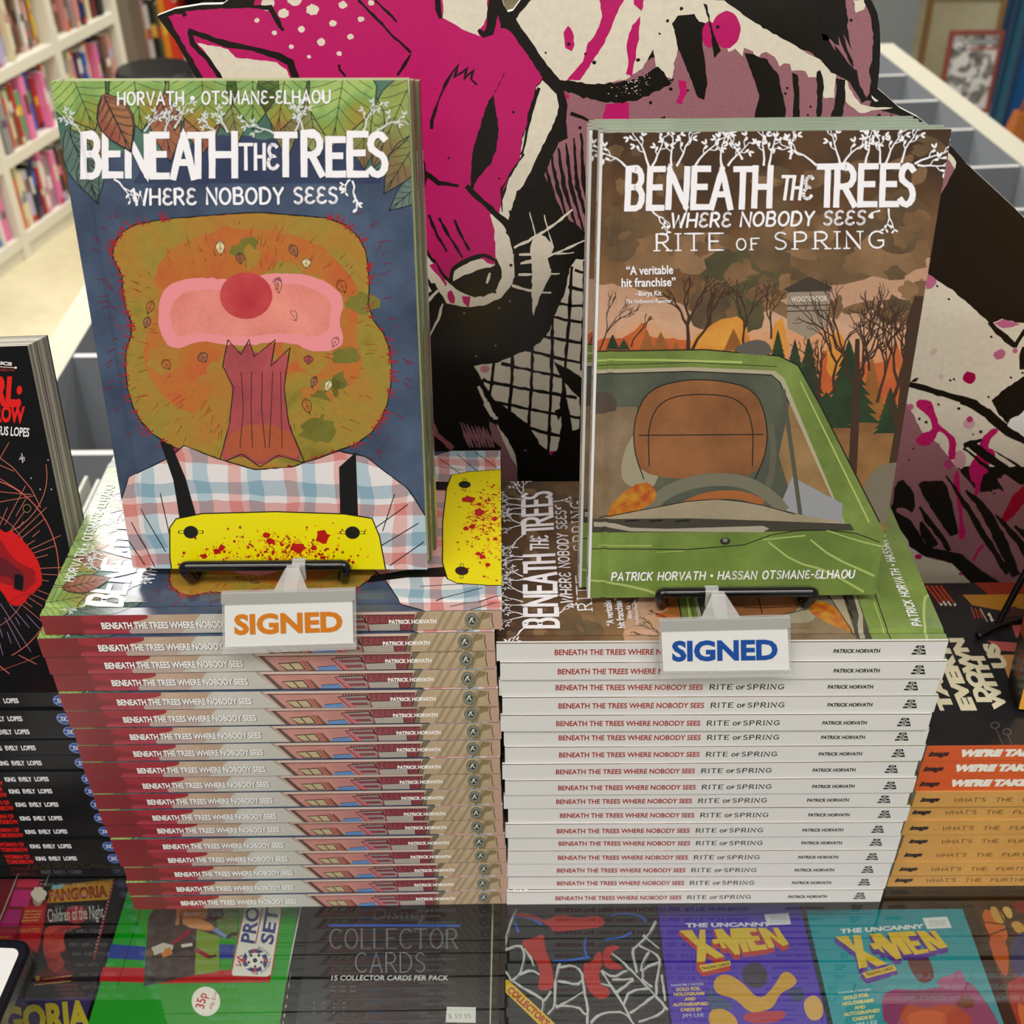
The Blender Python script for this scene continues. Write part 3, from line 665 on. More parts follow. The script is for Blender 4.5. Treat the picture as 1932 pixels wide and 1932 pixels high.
# spine one
def SPN(X0, X1): return lambda x, y: ((x-X0)/(X1-X0), y/SArt.K)
S1 = SArt(SPN(112, 931), 5)
TAN = wc('tan_wash', 0xa08c70, 0xb5a182, 40); GREY = wc('stone_wash', 0xb2b0a8, 0xc0bdb6, 30); DRED = wc('oxblood', 0x701420, 0x7e1826, 60); RED2 = wc('crimson_wash', 0x8a1a2c, 0x9c2236, 60)
LAV = wc('lavender_wash', 0xa8908c, 0xb09a94, 50); PKB = wc('brick_pink', 0xa8706c, 0xba827a, 90); BRK = wc('brick_red', 0x742834, 0x8e4048, 260)
S1.poly([(100, -.1), (940, -.1), (940, 1.1), (100, 1.1)], GREY, .2)
S1.poly([(100, -.1), (305, -.1), (306, .2), (292, .35), (372, .6), (350, 1.1), (100, 1.1)], LAV, .4)
S1.poly([(262, -.1), (400, -.1), (380, .5), (280, .45)], wc('buff_wash', 0xa88c78, 0xb8a08c, 50), .45)
S1.poly([(100, -.1), (300, -.1), (304, .15), (290, .3), (272, .34), (276, .62), (262, .8), (266, 1.1), (100, 1.1)], RED2, .6, smooth=1)
S1.poly([(170, 1.1), (185, .8), (215, .84), (262, .78), (266, 1.1)], wc('rose_wash', 0x96283e, 0xa23a4c, 50), .65)
S1.poly([(100, -.1), (186, -.1), (182, .3), (200, .45), (225, .5), (240, .62), (210, .72), (186, .68), (178, 1.1), (100, 1.1)], DRED, .7, smooth=1)
S1.poly([(487, -.1), (705, -.1), (705, 1.1), (524, 1.1)], PKB, 1)
S1.poly([(484, -.1), (500, -.1), (536, 1.1), (522, 1.1)], mat(0x54403a), 1.1); S1.poly([(486, -.1), (492, -.1), (526, 1.1), (521, 1.1)], mat(0xb69c8c), 1.2); S1.poly([(493, -.1), (640, -.1), (780, -.1), (780, .14), (640, .14), (497, .14)], mat(0xc8b0a4), 1.2)
S1.line([(498, .17), (780, .17)], .035, INK, 1.3)
S1.poly([(690, .14), (782, .14), (776, 1.1), (690, 1.1)], BRK, 1.1)
for i in range(26): S1.poly([(640+i*5.2, .2), (643+i*5.2, .2), (641.5+i*5.2, .42), (639+i*5.2, .42)] if i < 10 else [(640+i*5.2, .2+.4*(i % 2)), (643+i*5.2, .2+.4*(i % 2)), (642+i*5.2, .5+.4*(i % 2)), (639+i*5.2, .5+.4*(i % 2))], mat(0x6a2a34), 1.25)
S1.poly([(532, .56), (572, .5), (582, .95), (546, .97)], INK, 1.3); S1.poly([(534, .6), (571, .55), (579, .92), (548, .93)], mat(0xb0a07c), 1.4); S1.line([(553, .58), (562, .93)], 2, INK, 1.5)
S1.poly([(573, .42), (584, .46), (594, 1.0), (584, .98)], mat(0xa05850), 1.4); S1.poly([(584, .46), (587, .46), (602, 1.05), (595, 1.05)], mat(0x5c4838), 1.4)
S1.poly([(602, 1.1), (604, .82), (638, .74), (644, 1.1)], mat(0x5a80b4), 1.4); S1.line([(604, .8), (638, .73)], 1.2, INK, 1.5)
S1.poly([(634, .34), (682, .28), (688, .62), (690, 1.1), (660, 1.1)], mat(0x8c8480), 1.4)
for t in (.42, .72): S1.poly([(642, t), (685, t-.02), (688, t+.14), (650, t+.16)], mat(0x7a3040), 1.45)
S1.poly([(631, .36), (638, .34), (668, 1.1), (655, 1.1)], mat(0xb8606a), 1.5); S1.line([(631, .34), (684, .27)], .04, INK, 1.5); S1.line([(631, .36), (655, 1.1)], 1.4, INK, 1.55); S1.line([(684, .27), (690, .6), (684, .5)], 1.5, INK, 1.6)
S1.poly([(692, .66), (748, .62), (748, 1.1), (695, 1.1)], mat(0xa09890), 1.4); S1.line([(692, .64), (748, .6), (750, .95)], 1.2, INK, 1.5)
S1.poly([(779, -.1), (940, -.1), (940, 1.1), (768, 1.1)], TAN, 1.6)
S1.poly([(787, -.1), (798, -.1), (782, .5), (778, 1.1), (766, 1.1), (774, .5)], mat(0x6c6050), 1.7); S1.line([(785, -.1), (774, .5), (766, 1.1)], 1.3, INK, 1.75)
for x in (812, 826, 846): S1.poly([(x+18, -.1), (x+24, -.1), (x, 1.1), (x-8, 1.1)], mat(0x96846a), 1.65)
S1.poly([(872, 1.1), (898, .1), (912, .1), (910, .35), (895, .5), (888, 1.1)], mat(0x80704e), 1.7)
S1.poly([(914, .1), (940, -.1), (940, 1.1), (916, 1.1)], wc('buff_pale', 0xb08c7c, 0xb89c88, 50), 1.7); S1.line([(914, .15), (913, .5), (916, .9)], 1.3, INK, 1.8)
for i in range(3): S1.line([(858+i*5, 1.0), (894+i*4, .05)], .8, INK, 1.78)
def rlogo(S, x, t, rx, rt):
    S.dot(x, t, rx, mat(0x1c2420), 2, ry=rt, n=22); S.dot(x, t, rx*.9, mat(0xb4b4a4), 2.1, ry=rt*.9, n=22)
    for i in range(20):
        a = i*.314; S.dot(x+rx*.74*math.cos(a), t+rt*.74*math.sin(a), rx*.1, mat(0x1c2420), 2.15, ry=rt*.14, n=5)
    S.dot(x, t, rx*.6, mat(0x2a332e), 2.2, ry=rt*.6, n=18)
    S.poly([(x-rx*.45, t+rt*.3), (x-rx*.1, t-rt*.4), (x+rx*.25, t-rt*.4), (x+rx*.1, t-rt*.05), (x+rx*.45, t+rt*.3), (x+rx*.1, t+rt*.25), (x-rx*.05, t-rt*.1), (x-rx*.25, t+rt*.35)], mat(0xc8c8ba), 2.3)
rlogo(S1, 877, .5, 12.5, .4)
S1.bt('BENEATH THE TREES WHERE NOBODY SEES', (217.6, .73), (469.6, .725), .35, mat(0x54423e), 1.95, bold=.035)
S1.bt('BENEATH THE TREES WHERE NOBODY SEES', (216.5, .715), (468.5, .71), .35, mat(0xeae6e2, k=1.2), 2.1, bold=.032)
S1.bt('PATRICK HORVATH', (729, .63), (814, .63), .21, mat(0xe6dcd8, k=1.2), 2.1, bold=.05)

# --- cover two: burnt sky, bare trees, green van
A2 = Art(homog([(1129, 248), (1795, 245), (1651, 1120), (1109, 1129)], [(0, BL_), (BW, BL_), (BW, 0), (0, 0)]), 9)
BRN = ramp_mat('umber_wash', [(0, 0x3e2c1c), (.5, 0x5a4028), (1, 0x7a5a3a)], 26, grad=(1, .262, .17), amp=.8, detail=6)
A2.poly([(1060, 200), (1850, 200), (1850, 1180), (1060, 1180)], BRN, .2)
PEACH = ramp_mat('peach_wash', [(0, 0xb46a3c), (.35, 0xc08c66), (.7, 0xba947a), (1, 0xac866c)], 40, grad=(1, .135, .185), amp=.5)
SMK = wc('smoke_wash', 0x4a3c2c, 0x6c5438, 50, detail=6); SMK2 = wc('smoke_tan', 0x8a6a4c, 0x6a5034, 40, detail=6); SMK3 = wc('smoke_green', 0x3c3826, 0x585034, 60, detail=6)
A2.poly([(1060, 560), (1150, 530), (1250, 560), (1330, 600), (1420, 610), (1480, 560), (1560, 520), (1650, 500), (1800, 480), (1800, 900), (1060, 900)], PEACH, .6, smooth=1, rough=3)
for x, y, rx, ry, m in ((1330, 480, 75, 40, SMK2), (1200, 430, 60, 55, SMK), (1400, 520, 75, 60, SMK3), (1340, 580, 40, 50, SMK), (1470, 470, 60, 45, SMK), (1410, 590, 34, 40, SMK3), (1560, 500, 90, 40, SMK), (1680, 480, 70, 50, SMK2), (1690, 420, 60, 60, SMK), (1240, 480, 70, 35, SMK2), (1530, 440, 50, 30, SMK2)):
    A2.dot(x, y, rx, m, .7, ry=ry, n=26, rough=.12)
SMK4 = wc('smoke_mid', 0x5e482e, 0x7a5c40, 70, detail=6)
for i in range(70):
    x = rnd.uniform(1120, 1780); y = rnd.uniform(410, 600) if rnd.random() < .8 else rnd.uniform(260, 420)
    if x < 1290 and y > 495: continue
    A2.dot(x, y, rnd.uniform(8, 34), rnd.choice((SMK2, SMK4, SMK4, SMK2, SMK)), .72+i*.001, ry=rnd.uniform(6, 22), n=16, rough=.25, rot=rnd.uniform(-.5, .5))
ORG = wc('fire_wash', 0xb8702c, 0xc8903c, 60); ORD2 = wc('fire_red', 0xa4482a, 0xb4602c, 60)
for P, m in (([(1060, 690), (1120, 640), (1190, 635), (1215, 600), (1225, 640), (1300, 640), (1340, 660), (1340, 700)], ORD2), ([(1280, 700), (1300, 640), (1380, 590), (1420, 620), (1400, 700)], ORG), ([(1560, 640), (1620, 690), (1690, 680), (1700, 780), (1600, 860), (1540, 740)], ORD2), ([(1450, 680), (1460, 610), (1480, 600), (1490, 680)], ORG), ([(1560, 640), (1590, 620), (1600, 700), (1560, 720)], ORG)):
    A2.poly(P, m, .8, smooth=1, rough=2)
A2.poly([(1480, 790), (1760, 780), (1750, 1000), (1480, 1000)], wc('field_wash', 0x6a4a2a, 0x8a6438, 50), .85)
PINE = wc('pine_wash', 0x1c2c1c, 0x2a3c22, 80); PINEB = wc('pine_brown', 0x7a4a20, 0x8a5a28, 80)
def pine(x, y0, y1, hw, m, L=1):
    n = 9; l = [(x, y0)]; r_ = []
    for i in range(n):
        t = (i+1)/n; y = y0+(y1-y0)*t; wv = hw*t
        l += [(x-wv, y), (x-wv*.72, y-2)]; r_ += [(x+wv, y), (x+wv*.72, y-2)]
    A2.poly(l+r_[::-1], m, L)
for x, y0, y1, hw, m in ((1155, 632, 662, 16, PINE), (1176, 640, 662, 14, PINE), (1220, 622, 662, 17, PINEB), (1246, 626, 662, 18, PINEB), (1275, 645, 664, 10, PINEB), (1384, 620, 664, 22, PINEB), (1468, 622, 700, 22, PINE), (1500, 640, 760, 36, PINE), (1526, 634, 800, 44, PINE), (1602, 640, 800, 60, PINE), (1645, 670, 800, 34, PINEB), (1680, 730, 820, 34, PINE), (1560, 740, 810, 60, PINE), (1690, 640, 700, 20, ORD2)):
    pine(x, y0, y1, hw, m)
TRK = mat(0x3c281c)
for x, y, a, s_, wd, d in ((1298, 660, 1.6, 46, 8, 4), (1306, 660, 1.0, 44, 6, 4), (1405, 662, 1.6, 40, 5, 4), (1130, 660, 1.2, 34, 3, 4), (1190, 655, 1.1, 28, 3, 3), (1455, 640, 1.6, 34, 4, 4), (1575, 740, 1.5, 54, 6, 4), (1615, 800, 1.55, 70, 9, 5), (1640, 700, 1.7, 46, 5, 4), (1690, 800, 1.5, 74, 9, 5), (1540, 800, 1.5, 50, 7, 4), (1655, 760, 1.3, 54, 6, 4)):
    A2.twig(x, y, a, s_, wd, TRK, d, 1.4, spread=.5)
A2.poly([(1668, 930), (1690, 800), (1712, 600), (1726, 560), (1742, 560), (1722, 760), (1700, 900), (1712, 945)], TRK, 1.5)
A2.poly([(1600, 900), (1608, 760), (1614, 640), (1622, 640), (1622, 780), (1616, 905)], TRK, 1.5)
# water tower
A2.poly([(1486, 620), (1484, 545), (1566, 545), (1562, 615), (1525, 640)], mat(0x8a7c6c), 1.3); A2.poly([(1480, 545), (1527, 522), (1570, 542), (1566, 550), (1486, 552)], mat(0x3c342c), 1.35)
A2.line([(1484, 578), (1566, 576)], 2, TRK, 1.36); A2.line([(1484, 588), (1566, 586)], 2, TRK, 1.36)
A2.bt('WOODBROOK', (1492, 570), (1562, 568), 10, mat(0xc8c0b4), 1.38, bold=.02)
# van
VAN = wc('van_green', 0x5a6c30, 0x748642, 40); VANL = mat(0x9cac60); VIN = wc('van_inside', 0x3c4238, 0x545848, 40); DASH = wc('dash_wash', 0x8c8068, 0x9c9078, 40)
A2.poly([(1060, 664), (1330, 660), (1470, 672), (1506, 690), (1545, 760), (1660, 985), (1672, 1010), (1680, 1200), (1060, 1200)], VAN, 2)
A2.line([(1060, 664), (1330, 660), (1470, 672), (1506, 690), (1545, 760), (1660, 985)], 2.4, INK, 2.2)
A2.poly([(1060, 700), (1300, 693), (1462, 700), (1480, 715), (1600, 1000), (1575, 1010), (1060, 1005)], mat(0xa09880), 2.1)
A2.poly([(1060, 708), (1300, 701), (1456, 708), (1472, 722), (1588, 990), (1400, 985), (1120, 985), (1060, 990)], VIN, 2.3)
A2.line([(1121, 690), (1300, 684), (1466, 692)], 1.2, INK, 2.3)
A2.line([(1060, 708), (1300, 701), (1456, 708), (1472, 722), (1590, 992)], 2, INK, 2.35)
A2.poly([(1060, 770), (1200, 768), (1230, 900), (1140, 985), (1060, 985)], wc('field_two', 0x6c5a40, 0x84705a, 50), 2.4)
A2.poly([(1490, 760), (1590, 985), (1500, 960), (1470, 860)], wc('field_three', 0x7a5c38, 0x90734c, 50), 2.35)
A2.poly([(1100, 740), (1150, 740), (1165, 760), (1160, 780), (1100, 782)], mat(0x4c4038), 2.5, smooth=1)
A2.poly([(1495, 900), (1590, 950), (1588, 990), (1470, 960)], mat(0x8a8c90), 2.4)
A2.poly([(1175, 920), (1170, 870), (1195, 815), (1230, 800), (1250, 925)], mat(0x908870), 2.5, smooth=2)
SEAT = wc('seat_brown', 0x6a4426, 0x8e5c38, 34, detail=6)
sb = [(1215, 905), (1195, 850), (1196, 790), (1222, 735), (1290, 716), (1360, 718), (1425, 735), (1447, 790), (1448, 850), (1425, 905)]
A2.poly(sb, SEAT, 2.6, smooth=2); A2.line(sb, 2, INK, 2.65, smooth=2)
A2.line([(1225, 880), (1222, 800), (1250, 752), (1325, 742), (1398, 752), (1422, 800), (1420, 880)], 2, INK, 2.66, smooth=2); A2.line([(1205, 822), (1440, 820)], 2, INK, 2.66)
A2.line([(1455, 800), (1462, 870), (1440, 960)], 12, mat(0x585648), 2.6, smooth=1); A2.line([(1478, 735), (1512, 980)], 8, mat(0x4c4c40), 2.6)
# steering wheel and dashboard
A2.line([(1215, 975), (1250, 930), (1320, 905), (1400, 905), (1455, 935), (1480, 965)], 24, mat(0x6a6856), 2.8, smooth=2); A2.line([(1270, 965), (1330, 935), (1400, 932), (1440, 950)], 16, mat(0x96582c), 2.75, smooth=2)
PLR = wc('plaid_red', 0x9a1c14, 0xb08020, 160)
A2.poly([(1140, 985), (1160, 940), (1215, 905), (1240, 925), (1235, 950), (1180, 975)], PLR, 2.85, smooth=1)
A2.poly([(1110, 985), (1200, 965), (1330, 940), (1420, 948), (1500, 970), (1600, 985), (1610, 1000), (1110, 1000)], DASH, 2.9, smooth=1)
A2.line([(1130, 978), (1200, 965), (1330, 940), (1420, 948), (1500, 970)], 1.6, INK, 2.95, smooth=1)
A2.poly([(1060, 978), (1140, 980), (1300, 978), (1440, 982), (1605, 988), (1612, 1000), (1440, 1003), (1060, 1006)], mat(0x3c382e), 3)
A2.poly([(1120, 985), (1160, 988), (1190, 996), (1258, 998), (1440, 992), (1452, 997), (1440, 1004), (1190, 1003), (1150, 996), (1120, 994)], mat(0x9c9482), 3.1)
for x in (1180, 1225, 1275): A2.line([(x, 984), (x+26, 982)], 3, INK, 3.15)
HOOD = wc('hood_green', 0x5a7030, 0x748a40, 34)
A2.poly([(1060, 1004), (1440, 1004), (1500, 990), (1600, 1000), (1640, 1015), (1700, 1000), (1700, 1200), (1060, 1200)], HOOD, 2.95)
for P, wd in (([(1440, 1018), (1500, 1012), (1520, 1010)], 4), ([(1450, 1022), (1500, 1060), (1560, 1075), (1630, 1115)], 6), ([(1530, 1018), (1570, 1050), (1650, 1085)], 6), ([(1060, 1090), (1160, 1100), (1240, 1118), (1245, 1130)], 7), ([(1130, 1030), (1230, 1030)], 3), ([(1240, 1042), (1290, 1040)], 2), ([(1560, 1000), (1620, 1020), (1665, 1030)], 4), ([(1060, 878), (1062, 878)], 2), ([(1070, 682), (1200, 678), (1400, 684)], 6), ([(1510, 720), (1640, 985)], 5)):
    A2.line(P, wd, VANL, 3.2, smooth=1, taper=(.5, .8))
A2.line([(1060, 1036), (1380, 1037), (1480, 1000), (1600, 1000), (1660, 1022)], 1.6, INK, 3.2, smooth=1)
A2.dot(1369, 1021, 10, mat(0x2c2a20), 3.3, ry=7); A2.dot(1369, 1019, 5, mat(0x7a7468), 3.35, ry=4)
A2.poly([(1620, 950), (1640, 890), (1680, 870), (1720, 880), (1700, 990), (1640, 985)], mat(0x6c6454), 1.8, smooth=1)
A2.poly([(1380, 660), (1420, 640), (1450, 645), (1460, 672), (1400, 668)], mat(0x54504a), 2.4, smooth=1)
# branches and lettering
for x, y, a, s_, d in ((1178, 312, 2.3, 26, 4), (1222, 312, 1.9, 30, 4), (1228, 312, 1.1, 26, 4), (1265, 312, 1.7, 30, 4), (1275, 312, 1.0, 30, 4), (1310, 312, 1.1, 30, 4), (1360, 312, 1.6, 30, 4), (1372, 312, .9, 26, 4), (1440, 312, 1.7, 30, 4), (1450, 312, 1.2, 30, 4), (1540, 312, 2.5, 34, 4),
                       (1585, 310, 1.8, 30, 4), (1590, 310, 1.0, 28, 4), (1632, 310, 1.4, 28, 4), (1660, 310, 1.8, 26, 4), (1670, 310, 1.3, 30, 4), (1700, 308, 1.1, 30, 4), (1725, 310, .5, 32, 4), (1730, 312, .1, 26, 3), (1490, 300, 1.5, 24, 3), (1400, 300, 1.8, 26, 3)):
    A2.vine(x, y, a, s_*2.3, TW, 3.4, 5.2)
for x, y, a, s_ in ((1226, 392, -.8, 22), (1676, 394, -1.5, 18), (1660, 398, -2.9, 8)): A2.twig(x, y, a, s_, 4, TW, 2, 3.4, leaf=4.2, spread=.45)
for ch, x0, x1, y0, y1 in (('B', 1174, 1216, 312, 397), ('E', 1215, 1254, 312, 396), ('N', 1252, 1300, 312, 395), ('E', 1299, 1340, 312, 395), ('A', 1334, 1384, 312, 396), ('T', 1378, 1420, 313, 395), ('H', 1415, 1458, 311, 393),
                           ('T', 1536, 1583, 309, 392), ('R', 1570, 1618, 309, 392), ('E', 1615, 1657, 309, 391), ('E', 1656, 1698, 309, 391), ('S', 1690, 1728, 308, 392)):
    A2.big(ch, x0+1.5, x1-1.5, y0, y1, 11.6, TW, 4, slant=.03)
for ch, x0, x1 in (('T', 1468, 1492), ('H', 1490, 1511), ('e', 1511, 1532)): A2.big(ch, x0, x1, 330, 378, 6, TW, 4, slant=.12)
A2.st('WHeRe NOBODY SeeS', (1262, 430), (1632, 426), 30, 4.4, TW, 4, jit=.03, gap=.3, slant=.12)
A2.st('RITE', (1236, 474), (1360, 473), 35, 3.4, TW, 4, serif=.2, gap=.5); A2.st('OF', (1388, 473), (1431, 472), 24, 2.8, TW, 4, serif=.2, gap=.5); A2.st('SPRING', (1460, 472), (1668, 470), 35, 3.4, TW, 4, serif=.2, gap=.5)
A2.bt('\u201cA veritable', (1180, 518), (1269, 516), 17, TW, 4, bold=.02); A2.bt('hit franchise\u201d', (1171, 541), (1274, 539), 17, TW, 4, bold=.02)
A2.bt('\u2013Borys Kit', (1197, 558), (1247, 557), 10, TW, 4, bold=.015); A2.bt('The Hollywood Reporter', (1178, 572), (1266, 571), 8, TW, 4, slant=.2, bold=.008)
A2.st('PATRICK HORVATH \u2022 HASSAN OTSMANe-eLHAOU', (1153, 1097), (1612, 1090), 17, 2.6, TW, 4, jit=.03, gap=.32, slant=.15)
S2 = SArt(SPN(940, 1773), 6)
SW = mat(0xd2d1ce, .5, k=1.06)
S2.poly([(930, -.1), (1780, -.1), (1780, 1.1), (930, 1.1)], SW, .2)
S2.bt('BENEATH THE TREES WHERE NOBODY SEES', (1048, .66), (1328, .66), .33, mat(0x9a1c20), 1, bold=.022)
S2.st('RITE', (1341, .65), (1384, .65), .32, .035, INK, 1, serif=0, gap=.4) if 0 else None
# serif lettering needs even scale on both axes, so it is set in spine metres
def SPT(X0, X1, T): return lambda x, y: (x/BL_, y/T)
S2b = Art(SPT(940, 1773, .0141), 6)
kx = BL_/833
for tx, a, b, h in (('RITE', 1341, 1384, .0046), ('OF', 1391, 1408, .0034), ('SPRING', 1411, 1482, .0046)):
    S2b.st(tx, ((a-940)*kx, .0094), ((b-940)*kx, .0093), h, .0006, INK, 1, serif=.13, gap=.42)
S2.bt('PATRICK HORVATH', (1565, .62), (1651, .62), .22, INK, 1, bold=.035)
S2.poly([(1716.5, .22), (1730, .22), (1738, .74), (1710.5, .74)], INK, 1)
for t in (.36, .56): S2.poly([(1708, t), (1719.5, t), (1719.5, t+.07), (1708, t+.07)], SW, 1.2); S2.poly([(1727.5, t), (1733, t), (1735, t+.07), (1727.5, t+.07)], SW, 1.2)
S2.poly([(1720, .26), (1727, .26), (1728, .75), (1719.5, .75)], mat(0x9a9a98), 1.3); S2.line([(1723.5, .3), (1725.5, .42), (1721.5, .54), (1725.5, .66)], 1.3, INK, 1.4)
S2.it += S2b.it
TL_, TR_ = .01465, .01408
GAP = .0008
BOOK1 = hardcover('hardcover_book', '', TL_-GAP, NAVY, mat(0xa8b484), A1, S1, fore=mat(0xa89c90))
A2.it.append(([(0, 0), (.0015, 0), (.0015, BL_), (0, BL_)], SW, 5))
BOOK2 = hardcover('hardcover_book', '', TR_-GAP, BRN, mat(0x8a9886), A2, S2, fore=mat(0x6a6658))

YJ = [0, -.0016, -.0004, -.0010, -.0022, -.0006, -.0010, -.0012, -.0022, -.0012, -.0016, -.0022, -.0014, -.0020, -.0016, -.0012, -.0018, -.0024]
def stack(proto, n, T, ends, right, y0, rot, lab, group, seed):
    r = random.Random(seed); H = n*T
    for k in range(n):            # k = 0 is the topmost
        z = H-(k+1)*T
        px = ends[k]; zt = z+T; yy = y0+(YJ[k % len(YJ)] if k else 0)
        if right is None:
            py = proj((-.137, yy, zt))[1]; x = hpl(px, py, Vector((0, yy, 0)), Vector((0, 1, 0))).x; xc = x
        else:
            py = proj((.25, yy, zt))[1]; xc = hpl(px, py, Vector((0, yy, 0)), Vector((0, 1, 0))).x-BL_
        o = proto if k == 0 else dup(proto, '')
        o['label'] = lab % (ORD[k+1] if k else 'topmost'); o['group'] = group
        a = math.pi/2+rot+(r.uniform(-.004, .004) if k else 0)
        # spine foot lies at the right-hand end of the spine
        o.location = (xc+BL_*math.cos(rot), yy+BL_*math.sin(rot), z+.00005); o.rotation_euler = (0, 0, a)
    return H
HL = stack(BOOK1, 18, TL_, [73, 69, 83, 96, 108, 122, 136, 144, 152, 164, 174, 185, 195, 207, 218, 232, 237, 246], None, .0189, .0066,
           'hardcover with dark red and brick patterned spine, %s in the left stack of eighteen', 'hardcovers in the red spined stack', 2)
HR_ = stack(BOOK2, 17, TR_, [1789, 1787, 1773, 1770, 1758, 1753, 1746, 1732, 1729, 1717, 1717, 1704, 1700, 1692, 1683, 1676, 1667], 1, .0198, -.0047,
           'hardcover with plain white lettered spine, %s in the white spined stack', 'hardcovers in the white spined stack', 4)
def lean(proto, label, bx, by, bz, yaw, tilt, shift=(0, 0), flip=False, back=0., T=.0146, group=None):
    """stand a book on its foot, front cover towards the viewer; bx,by,bz: middle of the front cover's foot; back: how far behind"""
    o = dup(proto, label, group)
    # local x -> right, y -> up and back, z -> towards the viewer
    X = Vector((math.cos(yaw), math.sin(yaw), 0)); nrm = Vector((math.sin(yaw), -math.cos(yaw), 0))
    Yv = Vector((0, 0, 1))*math.cos(tilt)-nrm*math.sin(tilt); Z = nrm*math.cos(tilt)+Vector((0, 0, 1))*math.sin(tilt)
    P = Vector((bx, by, bz))-Z*back+X*shift[0]+Yv*shift[1]
    if flip:
        m = Matrix((-X, Yv, -Z)).transposed(); org = P+X*(BW/2)
    else:
        m = Matrix((X, Yv, Z)).transposed(); org = P-X*(BW/2)-Z*T
    m = m.to_4x4(); m.translation = org; o.matrix_world = m
    return o, X, Yv, Z
GA = 'copies leaning on the left wire easel'; GB = 'copies leaning on the right wire easel'
LB = lean(BOOK1, 'hardcover with leaf bordered navy cover standing on the easel above the red spined stack', -.1351, .0501, .2712, -.0196, .1838, T=TL_, group=GA)
lean(BOOK1, 'hardcover turned spine outwards directly behind the navy covered standing book', -.1351, .0501, .2712, -.0196, .1838, shift=(.0012, -.0016), flip=True, back=TL_+.0009, T=TL_, group=GA)
lean(BOOK1, 'rearmost hardcover on the easel above the red spined stack, spine outwards', -.1351, .0501, .2712, -.0196, .1838, shift=(.0028, -.0032), flip=True, back=2*TL_+.0018, T=TL_, group=GA)
RB = lean(BOOK2, 'hardcover with brown sky and green van cover on the easel above the white spined stack', .1312, .0528, .2459, .0065, .1479, T=TR_, group=GB)
lean(BOOK2, 'second hardcover behind the green van cover, its white spine showing at the side', .1312, .0528, .2459, .0065, .1479, shift=(-.0042, -.001), back=TR_+.0010, T=TR_, group=GB)
lean(BOOK2, 'third hardcover behind the green van cover, only its head edge showing', .1312, .0528, .2459, .0065, .1479, shift=(-.0034, -.0016), back=2*TR_+.0020, T=TR_, group=GB)
lean(BOOK2, 'rearmost hardcover behind the green van cover, only its head edge showing', .1312, .0528, .2459, .0065, .1479, shift=(-.0016, -.0024), back=3*TR_+.0030, T=TR_, group=GB)
# ---------------------------------------------------------------- printed animal cut-out behind the stacks
SY_ = .262
def Z(ox, oy, s): return lambda *P: [(ox+x/s, oy+y/s) for x, y in P]
za = Z(960, 0, 4.025); zb = Z(1440, 0, 3.927); zf = Z(760, 400, 3.716); zk = Z(1680, 440, 5.683); ze = Z(1660, 760, 5.518); z1 = Z(0, 0, 4.025); z2 = Z(480, 0, 4.025)
def smap(x, y): p = hy(x, y, SY_); return p.x, p.z
D = Art(smap, 11)
BLK = wc('print_black', 0x14110e, 0x1d1813, 8); MAG = wc('print_magenta', 0xbc1866, 0xc41c6a, 400); CRM = wc('print_cream', 0xe2d8c6, 0xe6deca, 20); MAU = wc('print_mauve', 0x96646c, 0xa2707a, 700); PNK = mat(0xc46a90)
out = [(296, 30), (330, 17), (380, 9), (420, 8), (436, -4), (470, -60), (560, -120), (760, -140), (900, -110), (932, -60), (944, -10), (955, 24), (968, 20), (984, -2), (1010, -60), (1100, -130), (1300, -160), (1500, -150), (1600, -90)]+zb((790, -20), (815, 30), (845, 95), (862, 190), (868, 340), (860, 520), (845, 655), (905, 705), (1010, 800), (1150, 872), (1290, 985), (1400, 1090), (1510, 1215), (1640, 1335), (1850, 1530), (1932, 1612))+[(2080, 520), (2180, 640), (2190, 900), (2120, 1180), (2086, 1253), (470, 1268), (410, 1140), (400, 900), (430, 600), (425, 400), (400, 250), (372, 150), (330, 75)]
st_ = thing('cutout_standee', 'large printed fox cut-out in pink, black and cream standing behind the book stacks', 'cut-out display', (0, SY_, 0))
def pl(p, m=BLK, L=2, r=1.2, **k): D.poly(p, m, L, rough=r, step=7, **k)
def ln(p, wd, m=BLK, L=3, r=1.2, **k): D.line(p, wd, m, L, rough=r, step=9, **k)
# mauve coat, cream areas
pl([(1060, 172), (1090, 150), (1230, 110), (1300, 80), (1420, 60), (1560, 110), (1600, 40), (1585, -60), (1640, -50), (1650, 60), (1650, 170), (1640, 200), (1720, 226), (1790, 290), (1740, 420), (1440, 430), (1160, 430), (1080, 330)], MAU, 1)
pl([(973, 36), (1010, -40), (1100, -100), (1330, -120), (1345, -20), (1372, 2), (1440, 52), (1490, 80), (1545, 112), (1577, 142), (1574, 184), (1553, 184), (1550, 152), (1538, 146), (1525, 146), (1520, 134), (1506, 132), (1494, 134), (1490, 121), (1478, 119), (1470, 126), (1462, 108), (1447, 98), (1436, 100), (1428, 120), (1420, 96), (1404, 91), (1400, 106), (1388, 92), (1375, 98), (1360, 60), (1330, 42), (1276, 40), (1272, 60), (1280, 90), (1272, 120), (1268, 148), (1240, 145), (1232, 92), (1212, 128), (1180, 150), (1120, 162), (1046, 150), (1000, 82)], CRM, 1.2)
pl(zb((0, 690), (42, 700), (60, 800), (85, 915), (40, 915)), CRM, 1.3); pl(zb((590, 575), (620, 600), (650, 680), (720, 770), (800, 790), (960, 800), (830, 815), (720, 840), (610, 750), (585, 620)), CRM, 1.3)
pl(zb((670, 0), (755, 0), (752, 70), (680, 98)), CRM, 1.3); pl(zb((800, 700), (850, 750), (830, 755), (805, 730)), CRM, 2.5)
